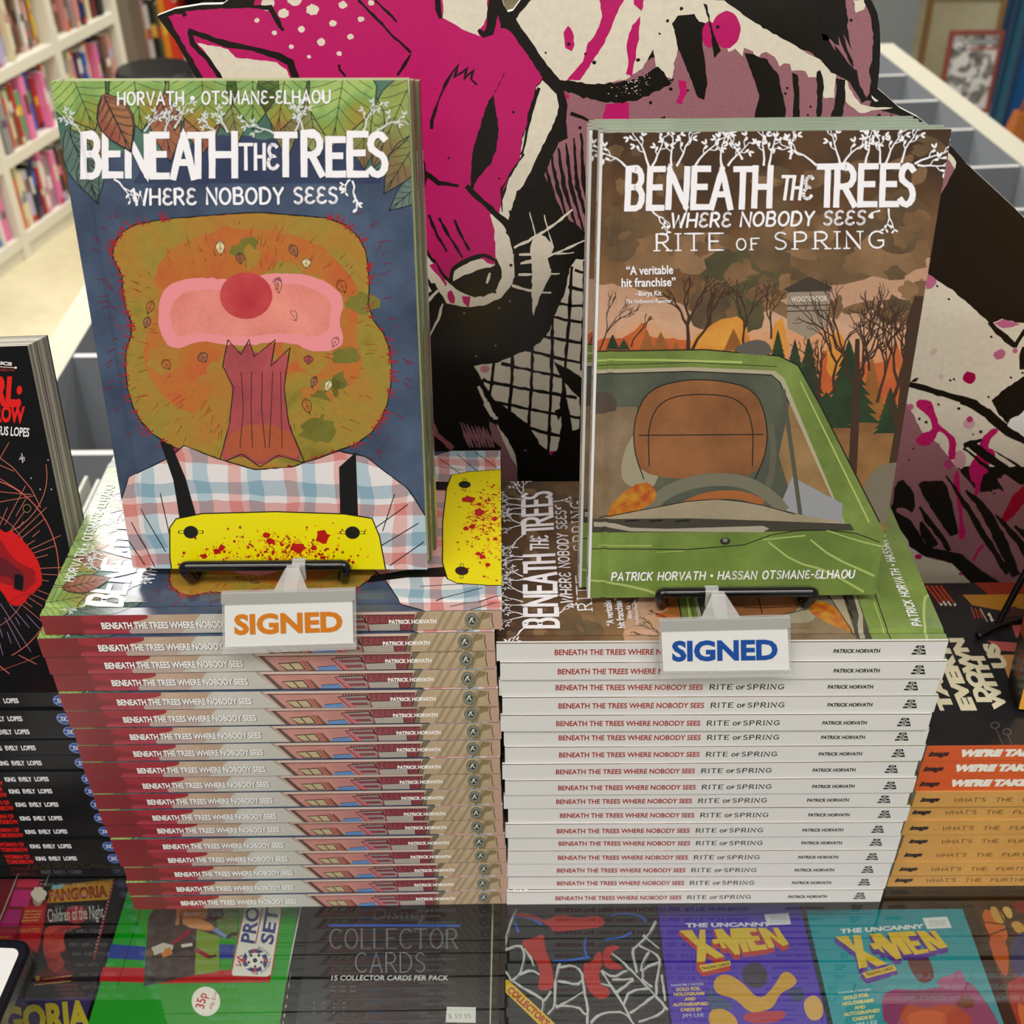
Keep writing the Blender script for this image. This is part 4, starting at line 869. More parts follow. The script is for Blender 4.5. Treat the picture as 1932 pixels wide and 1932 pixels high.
# head: magenta
pl([(318, 30), (345, 22), (420, 15), (478, 12), (500, -50), (640, -100), (905, -100), (936, 0), (945, 52), (962, 58), (1000, 110), (1023, 147), (1012, 162), (1000, 215), (984, 262), (982, 300), (962, 330), (950, 360), (944, 408), (935, 440), (935, 490), (915, 478), (890, 480), (855, 497), (846, 530), (793, 455), (760, 400), (600, 300), (420, 180), (378, 150), (372, 142), (335, 70)], MAG, 1.1)
pl([(372, 80), (430, 92), (445, 108), (480, 112), (522, 118), (540, 132), (547, 150), (560, 210), (440, 190), (418, 142), (395, 108)], CRM, 1.3)
ln([(300, 28), (330, 75), (372, 142), (398, 190)], [20, 20, 16, 14], L=1.6); ln([(355, 58), (430, 84), (478, 92), (528, 106), (548, 118), (558, 150)], [9, 12, 9, 13, 14, 14], L=1.6); ln([(356, 58), (364, 82), (392, 112), (412, 140), (430, 170)], [6, 10, 9, 8, 8], L=1.6); ln([(318, 22), (345, 22), (350, 30)], 7, L=1.6); ln([(420, 14), (470, 12), (510, 14), (524, 40), (534, 58)], [4, 6, 9, 9, 5], L=1.6)
for x, y, r_ in ((535, 25, 10), (590, 18, 12), (555, -2, 14), (505, 8, 13), (647, 9, 8), (681, 36, 6), (628, 44, 7), (569, 55, 7), (606, 79, 8), (661, 69, 6), (518, 62, 5), (485, 38, 5), (550, 88, 5), (640, 101, 5), (700, 5, 6), (583, 107, 4)): D.dot(x, y, r_, CRM, 1.4, ry=r_*.9, rough=.12)
ln(z2((790, 0), (940, 150), (1040, 260), (1190, 400)), 4.5, L=1.6); ln(z2((1185, 410), (1140, 490), (1085, 570)), [4, 7, 4], L=1.6); ln(z2((920, 0), (1010, 90), (1080, 165)), 4, L=1.6); ln(z2((640, 490), (650, 530), (690, 580)), 4, L=1.6)
# far ear and mask edge
pl(z2((1430, -20), (1770, -20), (1770, 100), (1740, 190), (1690, 230), (1710, 272), (1600, 235), (1500, 170), (1430, 130)), CRM, 1.4)
ln(z2((1385, -20), (1395, 60), (1415, 140)), [10, 11, 7], L=1.6); ln(z2((1815, -40), (1810, 100), (1790, 240), (1740, 262), (1700, 225)), [18, 20, 16, 10, 5], L=1.6); ln(z2((1900, -20), (1890, 120), (1900, 200)), [8, 14, 10], L=1.6); ln([(1000, -6), (966, 36), (1000, 84), (1034, 134), (1054, 160), (1062, 200), (1058, 238), (1035, 280), (1012, 330), (985, 380)], [10, 9, 10, 12, 14, 16, 20, 24, 26, 28], L=1.6)
# cream side of the face
pl([(1024, 150), (1050, 178), (1056, 200), (1046, 230), (1024, 275), (1006, 320), (985, 372), (968, 395), (960, 420), (970, 470), (972, 520), (962, 548), (935, 570), (900, 580), (870, 574), (830, 560), (805, 520), (785, 470), (793, 455), (846, 530), (900, 545), (940, 530), (950, 495), (934, 486), (931, 440), (925, 402), (940, 410), (950, 372), (962, 335), (982, 300), (986, 262), (1002, 215), (1012, 165)], CRM, 1.3)
ln([(1016, 165), (1000, 215), (992, 262), (984, 292)], [6, 7, 5, 4], L=1.6); ln(z2((1610, 1410), (1700, 1500), (1820, 1610), (1920, 1700), (1990, 1850)), [10, 11, 11, 13, 16], L=1.7); ln([(988, 290), (962, 330), (946, 356), (948, 400)], 3.5, L=1.6)
# eye, brow, cheeks
pl(z2((1905, 540), (1830, 690), (1780, 760), (1700, 1000), (1655, 1150), (1645, 1330), (1640, 1430), (1660, 1430), (1700, 1350), (1790, 1250), (1840, 1130), (1855, 960), (1830, 820), (1815, 720), (1860, 640)), BLK, 1.6)
ln(z2((1350, 980), (1345, 920), (1400, 760), (1450, 640), (1510, 540), (1550, 500), (1520, 590), (1610, 520), (1590, 600), (1660, 530), (1650, 600), (1690, 645)), [5, 6, 3, 5, 4, 5, 4, 5, 4, 5, 4, 3], L=1.6); D.line(z2((1345, 975), (1350, 920)), 6, BLK, 1.62)
ln(z2((1225, 1200), (1290, 1310), (1400, 1390), (1550, 1410)), [8, 10, 8, 7], L=1.6); ln(z2((1255, 1140), (1285, 1250), (1300, 1340), (1270, 1440), (1235, 1530)), [5, 6, 8, 7, 6], L=1.6)
for P in (z2((1325, 1640), (1390, 1760), (1460, 1905)), z2((1405, 1650), (1480, 1780), (1560, 1932)), z2((1515, 1670), (1570, 1780), (1640, 1900))): ln(P, [6, 5, 5], L=1.6)
for x, y in ((1270, 900), (1475, 1200), (1240, 1345), (1500, 1700), (1860, 1355), (1655, 1885), (1480, 1630)): D.dot(*z2((x, y))[0], 2.2, BLK, 1.6, n=7)
# nose and muzzle
pl(zf((120, 225), (180, 400), (250, 545), (310, 640), (380, 655), (470, 668), (570, 655), (690, 600), (765, 500), (782, 430), (772, 300), (745, 180), (690, 110), (610, 20), (640, 130), (655, 320), (690, 400), (640, 560), (500, 600), (350, 520), (290, 450), (200, 320)), CRM, 1.77)
pl(zf((110, 190), (110, 0), (610, 0), (640, 130), (655, 330), (560, 330), (420, 360), (345, 400), (320, 480), (220, 330)), MAG, 1.775)
for P in (zf((180, 20), (240, 160), (310, 275)), zf((255, 40), (330, 180), (420, 320)), zf((360, 55), (410, 160), (465, 270))): ln(P, [6, 5, 5], L=1.81)
ln(zf((120, 200), (210, 330), (290, 450), (340, 500)), 7, L=1.79)
pl(zf((345, 380), (420, 335), (530, 290), (600, 290), (660, 340), (695, 400), (690, 480), (640, 560), (540, 600), (430, 580), (350, 520), (325, 450)), BLK, 1.8, smooth=1)
pl(zf((360, 410), (420, 370), (530, 325), (570, 325), (640, 360), (645, 375), (520, 410), (430, 440), (355, 485)), CRM, 1.84); pl(zf((545, 320), (580, 312), (645, 350), (640, 365), (590, 355)), MAG, 1.87)
ln(zf((610, 425), (590, 500)), 4, CRM, 1.87)
for P in (zf((190, 370), (230, 350), (260, 420), (310, 500), (300, 520), (250, 450), (200, 400)), zf((310, 560), (340, 545), (370, 600), (365, 645), (330, 640), (310, 600)), zf((415, 585), (470, 590), (465, 670), (420, 630))): pl(P, MAG, 1.83)
for x, y in ((758, 372), (645, 560)): D.dot(*zf((x, y))[0], 3, BLK, 1.83)
# black body, whiskers, ruff
pl(zb((-80, 930), (-30, 700), (-100, 500), (-140, 390), (-100, 395), (30, 440), (110, 560), (165, 800), (160, 930)), BLK, 1.5)
pl([(1268, 45), (1278, 30), (1310, 26), (1320, 45), (1328, 100), (1335, 160), (1328, 188), (1316, 182), (1300, 140), (1280, 92), (1272, 58)], BLK, 1.5); pl([(1326, 5), (1334, 8), (1342, 50), (1360, 95), (1348, 110), (1338, 40)], BLK, 1.5)
pl([(1345, 0), (1366, 0), (1420, 40), (1500, 80), (1545, 110), (1600, 150), (1618, 180), (1610, 130), (1578, 90), (1560, 66), (1530, 60), (1522, 30), (1524, 0), (1540, 0), (1545, 30), (1552, 75), (1570, 80), (1590, 90), (1610, 130), (1600, 60), (1590, 0), (1580, -60), (1360, -60)], BLK, 1.5)
pl(zb((740, -20), (790, -20), (845, 95), (866, 240), (862, 500), (845, 655), (905, 705), (1010, 800), (1130, 870), (1080, 885), (980, 805), (900, 770), (830, 760), (770, 740), (730, 760), (690, 690), (640, 600), (560, 560), (500, 540), (420, 430), (520, 420), (620, 500), (690, 520), (720, 640), (760, 720), (790, 690), (800, 600), (785, 520), (810, 440), (815, 250), (790, 100), (750, 20)), BLK, 1.6)
for P in (zb((215, 540), (255, 560), (270, 700), (265, 915), (215, 915), (225, 700)), zb((395, 530), (425, 520), (450, 620), (435, 740), (430, 915), (390, 915), (400, 740)), zb((540, 580), (605, 590), (605, 740), (580, 915), (485, 915), (520, 800), (540, 680)), zb((835, 860), (860, 840), (885, 860), (885, 900), (835, 900))): pl(P, BLK, 1.6)
for P in (zb((490, 290), (515, 330), (530, 370)), zb((555, 270), (580, 370), (625, 460)), zb((595, 255), (640, 370), (690, 500))): ln(P, [2, 6, 2], MAU, 1.7)
for x, y in ((85, 640), (180, 650), (165, 690), (350, 790), (330, 850), (650, 150), (950, 860), (710, 870), (15, 590), (95, 610)): D.dot(*zb((x, y))[0], 2.6, BLK, 1.7, n=7, rough=.3)
pl([(1045, 148), (1120, 160), (1200, 150), (1240, 125), (1262, 150), (1270, 145), (1262, 160), (1250, 168), (1200, 190), (1160, 195), (1100, 184), (1058, 168)], BLK, 1.6, r=2.5)
for i in range(60): D.dot(1175+rnd.gauss(20, 22), 160+rnd.gauss(0, 12), rnd.uniform(.8, 2), rnd.choice((CRM, MAU)), 1.65, n=5, ry=rnd.uniform(.5, 1.5))
# magenta splashes on the coat
for P in (za((690, 0), (880, -20), (800, 150), (730, 320), (640, 460), (540, 610), (440, 610), (560, 470), (600, 330), (660, 260), (710, 120)), za((950, -20), (1030, -20), (1010, 80), (950, 30)), za((1000, 120), (985, 300), (955, 480), (930, 580), (890, 560), (910, 480), (895, 380), (905, 280), (940, 190)), za((415, 240), (450, 190), (485, 240), (500, 340), (480, 385), (430, 360)), za((735, 790), (910, 780), (918, 920), (1020, 930), (1010, 970), (700, 965)), za((1290, 610), (1345, 615), (1360, 690), (1310, 790), (1265, 780), (1300, 700)), za((420, 700), (460, 720), (460, 750), (430, 740))): pl(P, MAG, 1.45)
D.dot(*za((1650, 225))[0], 27, MAG, 1.45, ry=35, rough=.04, n=24); D.dot(*za((1520, 260))[0], 14, MAG, 1.44, ry=25, rough=.06)
ln(za((470, 855), (600, 910), (740, 970)), [7, 6, 5], L=1.6); pl(za((1190, 880), (1180, 930), (1080, 970), (1050, 960), (1100, 910)), BLK, 1.6)
for x, y in ((280, 400), (1145, 255), (1310, 65), (650, 475), (580, 408), (1075, 778), (1230, 675), (1360, 685), (35, 850), (455, 335), (540, 970), (980, 455), (1205, 158), (1585, 205)): D.dot(*za((x, y))[0], rnd.uniform(2, 4), BLK, 1.7, n=7, rough=.2)
# hatching at the neck
pl(za((330, 1100), (440, 1050), (560, 1080), (640, 1200), (640, 1800), (420, 1640), (260, 1320)), MAU, 1.55)
for i in range(7):
    x = 300+i*50; ln(za((x-40+i*8, 1200-i*38), (x+20, 1420), (x+120, 1750)), [4, 8, 4], BLK, 1.6)
pl(za((60, 1450), (260, 1320), (440, 1680), (560, 1800), (560, 1932), (-60, 1932), (0, 1650)), BLK, 1.62)
pl(zf((745, -10), (760, 100), (775, 300), (790, 500), (900, 580), (960, 580), (1030, 330), (1080, 250), (1290, 150), (1290, -10)), BLK, 1.5)
# cream chest slit and whiskers
pl(zf((935, 150), (1000, 170), (1060, 240), (1020, 330), (1045, 420), (1000, 520), (960, 590), (912, 725), (905, 590), (905, 400), (890, 250)), CRM, 1.66); ln(zf((890, 0), (930, 150), (905, 260)), 3, CRM, 1.67); ln(zf((990, 20), (1010, 100), (1050, 240)), 3, CRM, 1.67)
pl(zf((1290, 210), (1200, 260), (1100, 350), (1060, 400), (1030, 440), (1110, 200)), BLK, 1.68)
for P, wd in ((zf((780, 250), (880, 200), (1000, 130), (1110, 50), (1190, -20)), [3, 5, 4, 5, 3]), (zf((815, 300), (900, 295), (1080, 290), (1200, 285)), [5, 3, 4, 2]), (zf((825, 360), (950, 335), (1100, 280), (1290, 190)), [5, 5, 4, 2]), (zf((810, 440), (950, 435), (1100, 430)), [4, 3, 2]), (zf((765, 515), (880, 550), (1040, 565)), [5, 4, 3])):
    ln(P, wd, CRM, 1.72)
# arm and net
pl(zf((760, 500), (1000, 580), (1060, 430), (1120, 330), (1180, 380), (1150, 540), (1080, 700), (1020, 850), (940, 930), (760, 1010), (500, 1070), (560, 1200), (640, 1350), (700, 1480), (800, 1700), (800, 1930), (100, 1930), (120, 500)), BLK, 1.64)
net = zf((1290, 330), (1215, 330), (1170, 400), (1140, 560), (1075, 700), (1020, 850), (920, 950), (770, 1010), (640, 1060), (500, 1075), (560, 1190), (640, 1310), (760, 1400), (870, 1480), (960, 1620), (1030, 1690), (1085, 1670), (1110, 1500), (1115, 1350), (1150, 1310), (1190, 1530), (1290, 1500), (1290, 1350), (1120, 1180), (1060, 1050), (1180, 1110), (1290, 1190))
pl(net, CRM, 1.8)
for x0, x1, y0, y1 in ((1160, 1290, 520, 550), (1090, 1290, 640, 660), (1050, 1290, 735, 775), (990, 1290, 870, 920), (860, 1290, 965, 1065), (690, 1130, 1060, 1155), (560, 1220, 1180, 1300), (640, 1280, 1330, 1450), (880, 1110, 1510, 1570), (1205, 1290, 405, 425), (560, 640, 1170, 1210)): ln(zf((x0, y0), ((x0+x1)/2, (y0+y1)/2+5), (x1, y1)), 5.5, BLK, 1.9)
for x0, x1, y0, y1 in ((640, 600, 1060, 1330), (770, 745, 1010, 1400), (910, 880, 930, 1540), (1050, 1020, 740, 1690), (1185, 1130, 380, 1180), (1275, 1250, 340, 1110), (1250, 1245, 1290, 1520), (1125, 1110, 1100, 1400)): ln(zf((x0, y0), ((x0+x1)/2+6, (y0+y1)/2), (x1, y1)), 6, BLK, 1.9)
pl(zf((1060, 1050), (1180, 1110), (1300, 1190), (1300, 1350), (1220, 1290), (1120, 1170)), BLK, 1.92); pl(zf((1135, 1180), (1150, 1330), (1190, 1530), (1120, 1530), (1100, 1350)), BLK, 1.92); pl(zf((1065, 1390), (1105, 1375), (1110, 1420), (1090, 1460)), BLK, 1.95)
D.dot(*zf((575, 1100))[0], 9, mat(0xd0909c), 1.85, ry=7); pl(zf((1020, 1680), (1060, 1675), (1035, 1710)), MAG, 1.95)
# lower left brush strokes
pl(zf((605, 1470), (650, 1490), (720, 1580), (800, 1760), (800, 1930), (690, 1930), (690, 1650), (630, 1600)), MAU, 1.9); pl(zf((655, 1480), (720, 1570), (790, 1700), (800, 1790), (740, 1680), (700, 1600)), CRM, 1.95)
for i in range(8): ln(zf((400+i*26, 1470+i*6), (440+i*24, 1570), (470+i*24, 1650)), [2, 6, 3], MAU, 1.9)
for i in range(4): ln(zf((530+i*14, 1220+i*40), (590+i*12, 1330+i*30), (640+i*8, 1450)), [2, 5, 3], CRM, 1.9, r=2)
ln(zf((190, 1440), (240, 1560), (350, 1660)), [4, 9, 10], mat(0x9c5c60), 1.9); ln(zf((280, 640), (250, 750), (160, 920)), [3, 5, 3], CRM, 1.9); ln(zf((140, 440), (190, 560)), 6, CRM, 1.9); ln(zf((250, 550), (160, 640)), 5, CRM, 1.9)
for x, y in ((750, 625), (675, 673), (430, 708), (650, 935), (515, 1010), (860, 1670)): D.dot(*zf((x, y))[0], 2, mat(0x8a8474), 1.9, n=6)
# right-hand part of the coat
pl(zb((1370, 1120), (1432, 1215), (1330, 1420), (1310, 1440)), MAU, 1.7); pl(zb((1370, 1130), (1432, 1200), (1425, 1250), (1365, 1175)), CRM, 1.75)
pl(zk((395, 440), (500, 500), (620, 580), (760, 690), (920, 830), (1060, 960), (1220, 1110), (1330, 1230), (1390, 1230), (1380, 1450), (1500, 1480), (1500, 1640), (1260, 1640), (1080, 1790), (1160, 1950), (1500, 2260), (1500, 2500), (150, 2500), (-60, 1700), (-60, 400)), CRM, 1.7)
pl(zk((1095, 960), (1200, 920), (1300, 940), (1430, 965), (1640, 980), (1700, 1400), (1430, 1500), (1370, 1240), (1320, 1150)), CRM, 1.75)
pl(zk((1100, 965), (1200, 920), (1370, 965), (1400, 980), (1210, 1025)), PNK, 1.8); ln(zk((1060, 950), (1150, 1060), (1240, 1140), (1330, 1210)), [8, 9, 9, 10], L=1.85); ln(zk((1330, 1210), (1400, 1100), (1520, 960)), [10, 9, 9], L=1.85)
pl(zk((385, 440), (450, 460), (500, 510), (450, 590), (370, 605)), PNK, 1.8, smooth=1); D.dot(*zk((1170, 1295))[0], 12, PNK, 1.8, ry=9, rot=-.5, rough=.1); D.dot(*zk((845, 1548))[0], 12, mat(0xa8044c), 1.8, ry=12, rot=-.6, rough=.1); D.dot(*zk((1335, 1258))[0], 5, PNK, 1.8); D.dot(*zk((460, 1270))[0], 9, mat(0xd8c0b8), 1.75, ry=5, rot=-.7); D.dot(*zk((540, 1540))[0], 5, mat(0xd8bcb4), 1.75)
for x, y in ((625, 705), (1080, 1110), (500, 565), (640, 1575), (680, 1565), (730, 1880), (515, 1835), (1290, 1545), (1415, 1495), (1050, 1755)): D.dot(*zk((x, y))[0], 3, BLK, 1.8, ry=2, rot=.6, n=7)
ln(zk((200, 1620), (360, 1660), (560, 1720), (760, 1780), (900, 1830), (1020, 1930)), [11, 12, 12, 13, 15, 17], L=1.85); ln(ze((840, -20), (980, 30), (1120, 110), (1250, 230), (1380, 330), (1520, 390), (1700, 460)), [10, 15, 18, 18, 17, 16, 16], L=1.85); pl(zk((205, 1590), (260, 1560), (310, 1550), (270, 1590)), BLK, 1.85)
pl(zk((1085, 1790), (1220, 1680), (1440, 1520), (1640, 1500), (1640, 2000), (1450, 1830), (1300, 1740), (1250, 1710), (1170, 1790), (1220, 1880), (1330, 1960), (1290, 2000), (1180, 1930)), BLK, 1.85); pl(zk((1380, 1300), (1410, 1220), (1600, 1220), (1600, 1480), (1380, 1460)), BLK, 1.85); pl(ze((1360, 170), (1440, 130), (1520, 60), (1620, 60), (1620, 380), (1500, 350), (1330, 240)), mat(0xf0efec, k=1.2), 1.95)
ln(ze((1190, 0), (1260, 70), (1340, 110), (1390, 150)), [8, 11, 10, 8], L=1.9)
# magenta runs on the coat
pl(ze((375, -30), (520, -40), (560, 60), (600, 160), (610, 230), (740, 320), (790, 380), (795, 580), (740, 600), (710, 560), (720, 370), (600, 270), (580, 390), (480, 450), (390, 430), (370, 370), (450, 310), (540, 280), (530, 190), (480, 110), (390, 60)), MAG, 1.9, smooth=1)
pl(ze((280, 0), (330, 90), (440, 300), (590, 400), (710, 560), (850, 720), (980, 890), (1060, 930), (1240, 890), (1300, 930), (1220, 800), (1300, 740), (1460, 850), (1700, 800), (1700, 2000), (1000, 2000), (800, 1640), (500, 1620), (330, 1400), (120, 1230), (60, 1100), (150, 600)), MAU, 1.8)
pl(ze((1190, 260), (1240, 290), (1170, 350), (1120, 470), (1190, 490), (1200, 560), (1130, 600), (1140, 700), (1060, 770), (1040, 930), (980, 980), (1000, 830), (940, 800), (920, 660), (980, 590), (1040, 480), (1030, 410), (1100, 320)), MAG, 1.92, smooth=1)
pl(ze((780, 700), (830, 720), (840, 900), (860, 1080), (870, 1250), (900, 1370), (860, 1430), (810, 1390), (830, 1150), (790, 950), (765, 800)), MAG, 1.9, smooth=1); pl(ze((1500, 860), (1640, 800), (1640, 960), (1480, 1060), (1400, 1180), (1310, 1240), (1250, 1220), (1300, 1130), (1380, 960)), mat(0xa4082c), 1.9); ln(ze((1080, 1470), (1020, 1540), (970, 1640)), 6, MAG, 1.9)
D.dot(*ze((930, 215))[0], 11, mat(0xd8a8b4), 1.9, ry=11, rough=.1); D.dot(*ze((935, 170))[0], 6, mat(0xb83c74), 1.92); D.dot(*ze((320, 40))[0], 6, PNK, 1.95); D.dot(*ze((715, 640))[0], 9, mat(0xb03c70), 1.95); D.dot(*ze((830, 590))[0], 12, mat(0xd4a0ac), 1.88, ry=18)
# black fur strokes, lower right
pl(ze((190, 820), (235, 800), (320, 880), (360, 950), (370, 1080), (340, 1140), (250, 1090), (180, 1090), (170, 1130), (300, 1200), (400, 1330), (480, 1480), (560, 1510), (700, 1540), (860, 1580), (1000, 1700), (1220, 1850), (1400, 2000), (1050, 2000), (740, 1650), (560, 1620), (470, 1590), (310, 1490), (300, 1440), (200, 1300), (90, 1130), (140, 1050), (150, 890)), BLK, 2)
pl(ze((400, 850), (430, 815), (650, 810), (700, 860), (730, 970), (770, 1120), (810, 1290), (810, 1370), (730, 1390), (640, 1260), (520, 1080), (440, 940)), BLK, 2)
for P, wd in ((ze((410, 1080), (480, 1200), (600, 1340), (720, 1540)), [4, 10, 12, 8]), (ze((420, 1240), (480, 1360), (560, 1500)), [6, 20, 18]), (ze((690, 750), (800, 930), (930, 1120), (1080, 1380), (1200, 1560), (1330, 1780)), [3, 8, 11, 13, 12, 10]), (ze((890, 910), (1020, 1030), (1160, 1240), (1280, 1470), (1420, 1800)), [5, 14, 20, 22, 16]), (ze((1200, 1160), (1320, 1290), (1440, 1430), (1560, 1620)), [3, 10, 14, 16]), (ze((1400, 1280), (1520, 1380), (1640, 1500)), [6, 12, 16]), (ze((870, 440), (950, 420), (1060, 380)), [9, 10, 3]), (ze((940, 430), (1100, 540), (1260, 650), (1440, 780)), [16, 17, 14, 6]), (ze((870, 470), (1000, 570), (1140, 690), (1260, 780)), [5, 6, 8, 4]), (ze((1190, 500), (1300, 570), (1420, 640), (1520, 700)), [2, 3, 3, 5])):
    ln(P, wd, BLK, 2.05, r=1.6)
for x, y in ((410, 165), (480, 200), (350, 475), (300, 595), (1050, 300), (970, 325), (820, 60), (1300, 180), (1425, 815), (520, 45), (820, 680), (1150, 910), (1190, 940)): D.dot(*ze((x, y))[0], rnd.uniform(1.6, 3.2), BLK, 2.05, n=7, rough=.2)
pl(ze((130, 1230), (300, 1420), (330, 1500), (480, 1610), (760, 1670), (1020, 1840), (1040, 1960), (420, 1960)), CRM, 1.95)
for x, y, r_ in ((400, 1600, 7), (840, 1778, 4), (270, 1490, 4)): D.dot(*ze((x, y))[0], r_, MAG, 2.05, ry=r_*.7)
mb = MB()
opts = [smap(x, y) for x, y in out]
mb.slab([(u, 0, v) for u, v in opts], Vector((0, -1, 0)), .005, BLK, mat(0xe0ddd8, .7))
# print only where there is board
sheet = [p for p in opts]
def inside(u, v):
    c = False; n = len(sheet)
    for i in range(n):
        (x1, y1), (x2, y2) = sheet[i-1], sheet[i]
        if (y1 > v) != (y2 > v) and u < (x2-x1)*(v-y1)/(y2-y1)+x1: c = not c
    return c
keep = []
for P, m, L in D.it:
    if all(inside(u, v) for u, v in P): keep.append((P, m, L))
    else:
        # pull stray points back to the nearest point of the outline
        Q = []
        for u, v in P:
            if not inside(u, v):
                best = None
                for i in range(len(sheet)):
                    a = Vector(sheet[i-1]); e = Vector(sheet[i])-a; t = max(0, min(1, (Vector((u, v))-a).dot(e)/max(1e-12, e.dot(e)))); c_ = a+e*t; dd = (c_-Vector((u, v))).length
                    if best is None or dd < best[0]: best = (dd, c_)
                u, v = best[1]
            Q.append((u, v))
        keep.append((Q, m, L))
D.it = keep
D.emit(mb, lambda u, v, h: (u, -h, v), eps=1.6e-4)
mb.build('printed_board', st_)
q = MB(); q.hexa([(-.03, .006, 0), (.12, .006, 0), (.12, .0085, 0), (-.03, .0085, 0), (-.03, .006, .3), (.12, .006, .3), (.12, .0085, .3), (-.03, .0085, .3)], mat(0xb09a78, .8))
q.hexa([(.03, .0085, 0), (.06, .0085, 0), (.06, .1, 0), (.03, .1, 0), (.03, .0085, .25), (.06, .0085, .25), (.06, .012, .25), (.03, .012, .25)], mat(0xb09a78, .8)); q.build('strut', st_)
# ---------------------------------------------------------------- wire easels and sign holders
WIRE = mat(0x08080a, .18, .6)
def easel(label, x0, x1, yf, z, zb, back, tilt, top):
    """front bar from x0 to x1 at y=yf; rests at height zb"""
    root = thing('wire_easel', label, 'easel', ((x0+x1)/2, yf, zb)); ox, oy = (x0+x1)/2, yf; r = .0032
    def W(name, pts, it=3, rr=r):
        q = MB(); q.tube(smoothpath([(a-ox, b-oy, c-zb) for a, b, c in pts], it), rr, WIRE, 10); return q.build(name, root, smooth=True)
    yb = yf+back; zf = zb+r
    za = zb+.0022
    W('front_bar', [(x0+.002, yf+.004, za+.001), (x0, yf, z-.004), (x0, yf, z), (x0+.006, yf, z), ((x0+x1)/2, yf, z), (x1-.006, yf, z), (x1, yf, z), (x1, yf, z-.004), (x1-.002, yf+.004, za+.001)], 2)
    for xa in (x0+.004, x1-.004):
        W('arm', [(xa, yf+.004, za+.001), (xa, yf+.012, za), (xa, yb+.004, za)], 1, .002)
        W('back_wire', [(xa, yb+.004, za), (xa, yb+.01, za+.004), (xa, yb+.012+math.tan(tilt)*.16, zb+.16)], 2)
    W('top_loop', [(x0+.004, yb+.012+math.tan(tilt)*.16, zb+.16), (x0+.02, yb+.013+math.tan(tilt)*.17, zb+.172), (x1-.02, yb+.013+math.tan(tilt)*.17, zb+.172), (x1-.004, yb+.012+math.tan(tilt)*.16, zb+.16)], 2)
    W('rear_leg', [(x0+.012, yb+.012+math.tan(tilt)*.15, zb+.15), (x0+.012, yb+.062, zf), (x1-.012, yb+.062, zf), (x1-.012, yb+.012+math.tan(tilt)*.15, zb+.15)], 1)
    return root
P0 = hy(347, 1071, .0425); P1 = hy(652, 1069, .0425)
easel('black wire easel holding the navy covered hardcovers above the red spined stack', P0.x, P1.x, .0425, P0.z+.001, HL+.0001, .0585, .1838, 0)
Q0 = hy(1246, 1121, .0452); Q1 = hy(1536, 1113, .0452)
easel('black wire easel holding the green van hardcovers above the white spined stack', Q0.x, Q1.x, .0452, Q0.z+.001, HR_+.0001, .0745, .1479, 0)
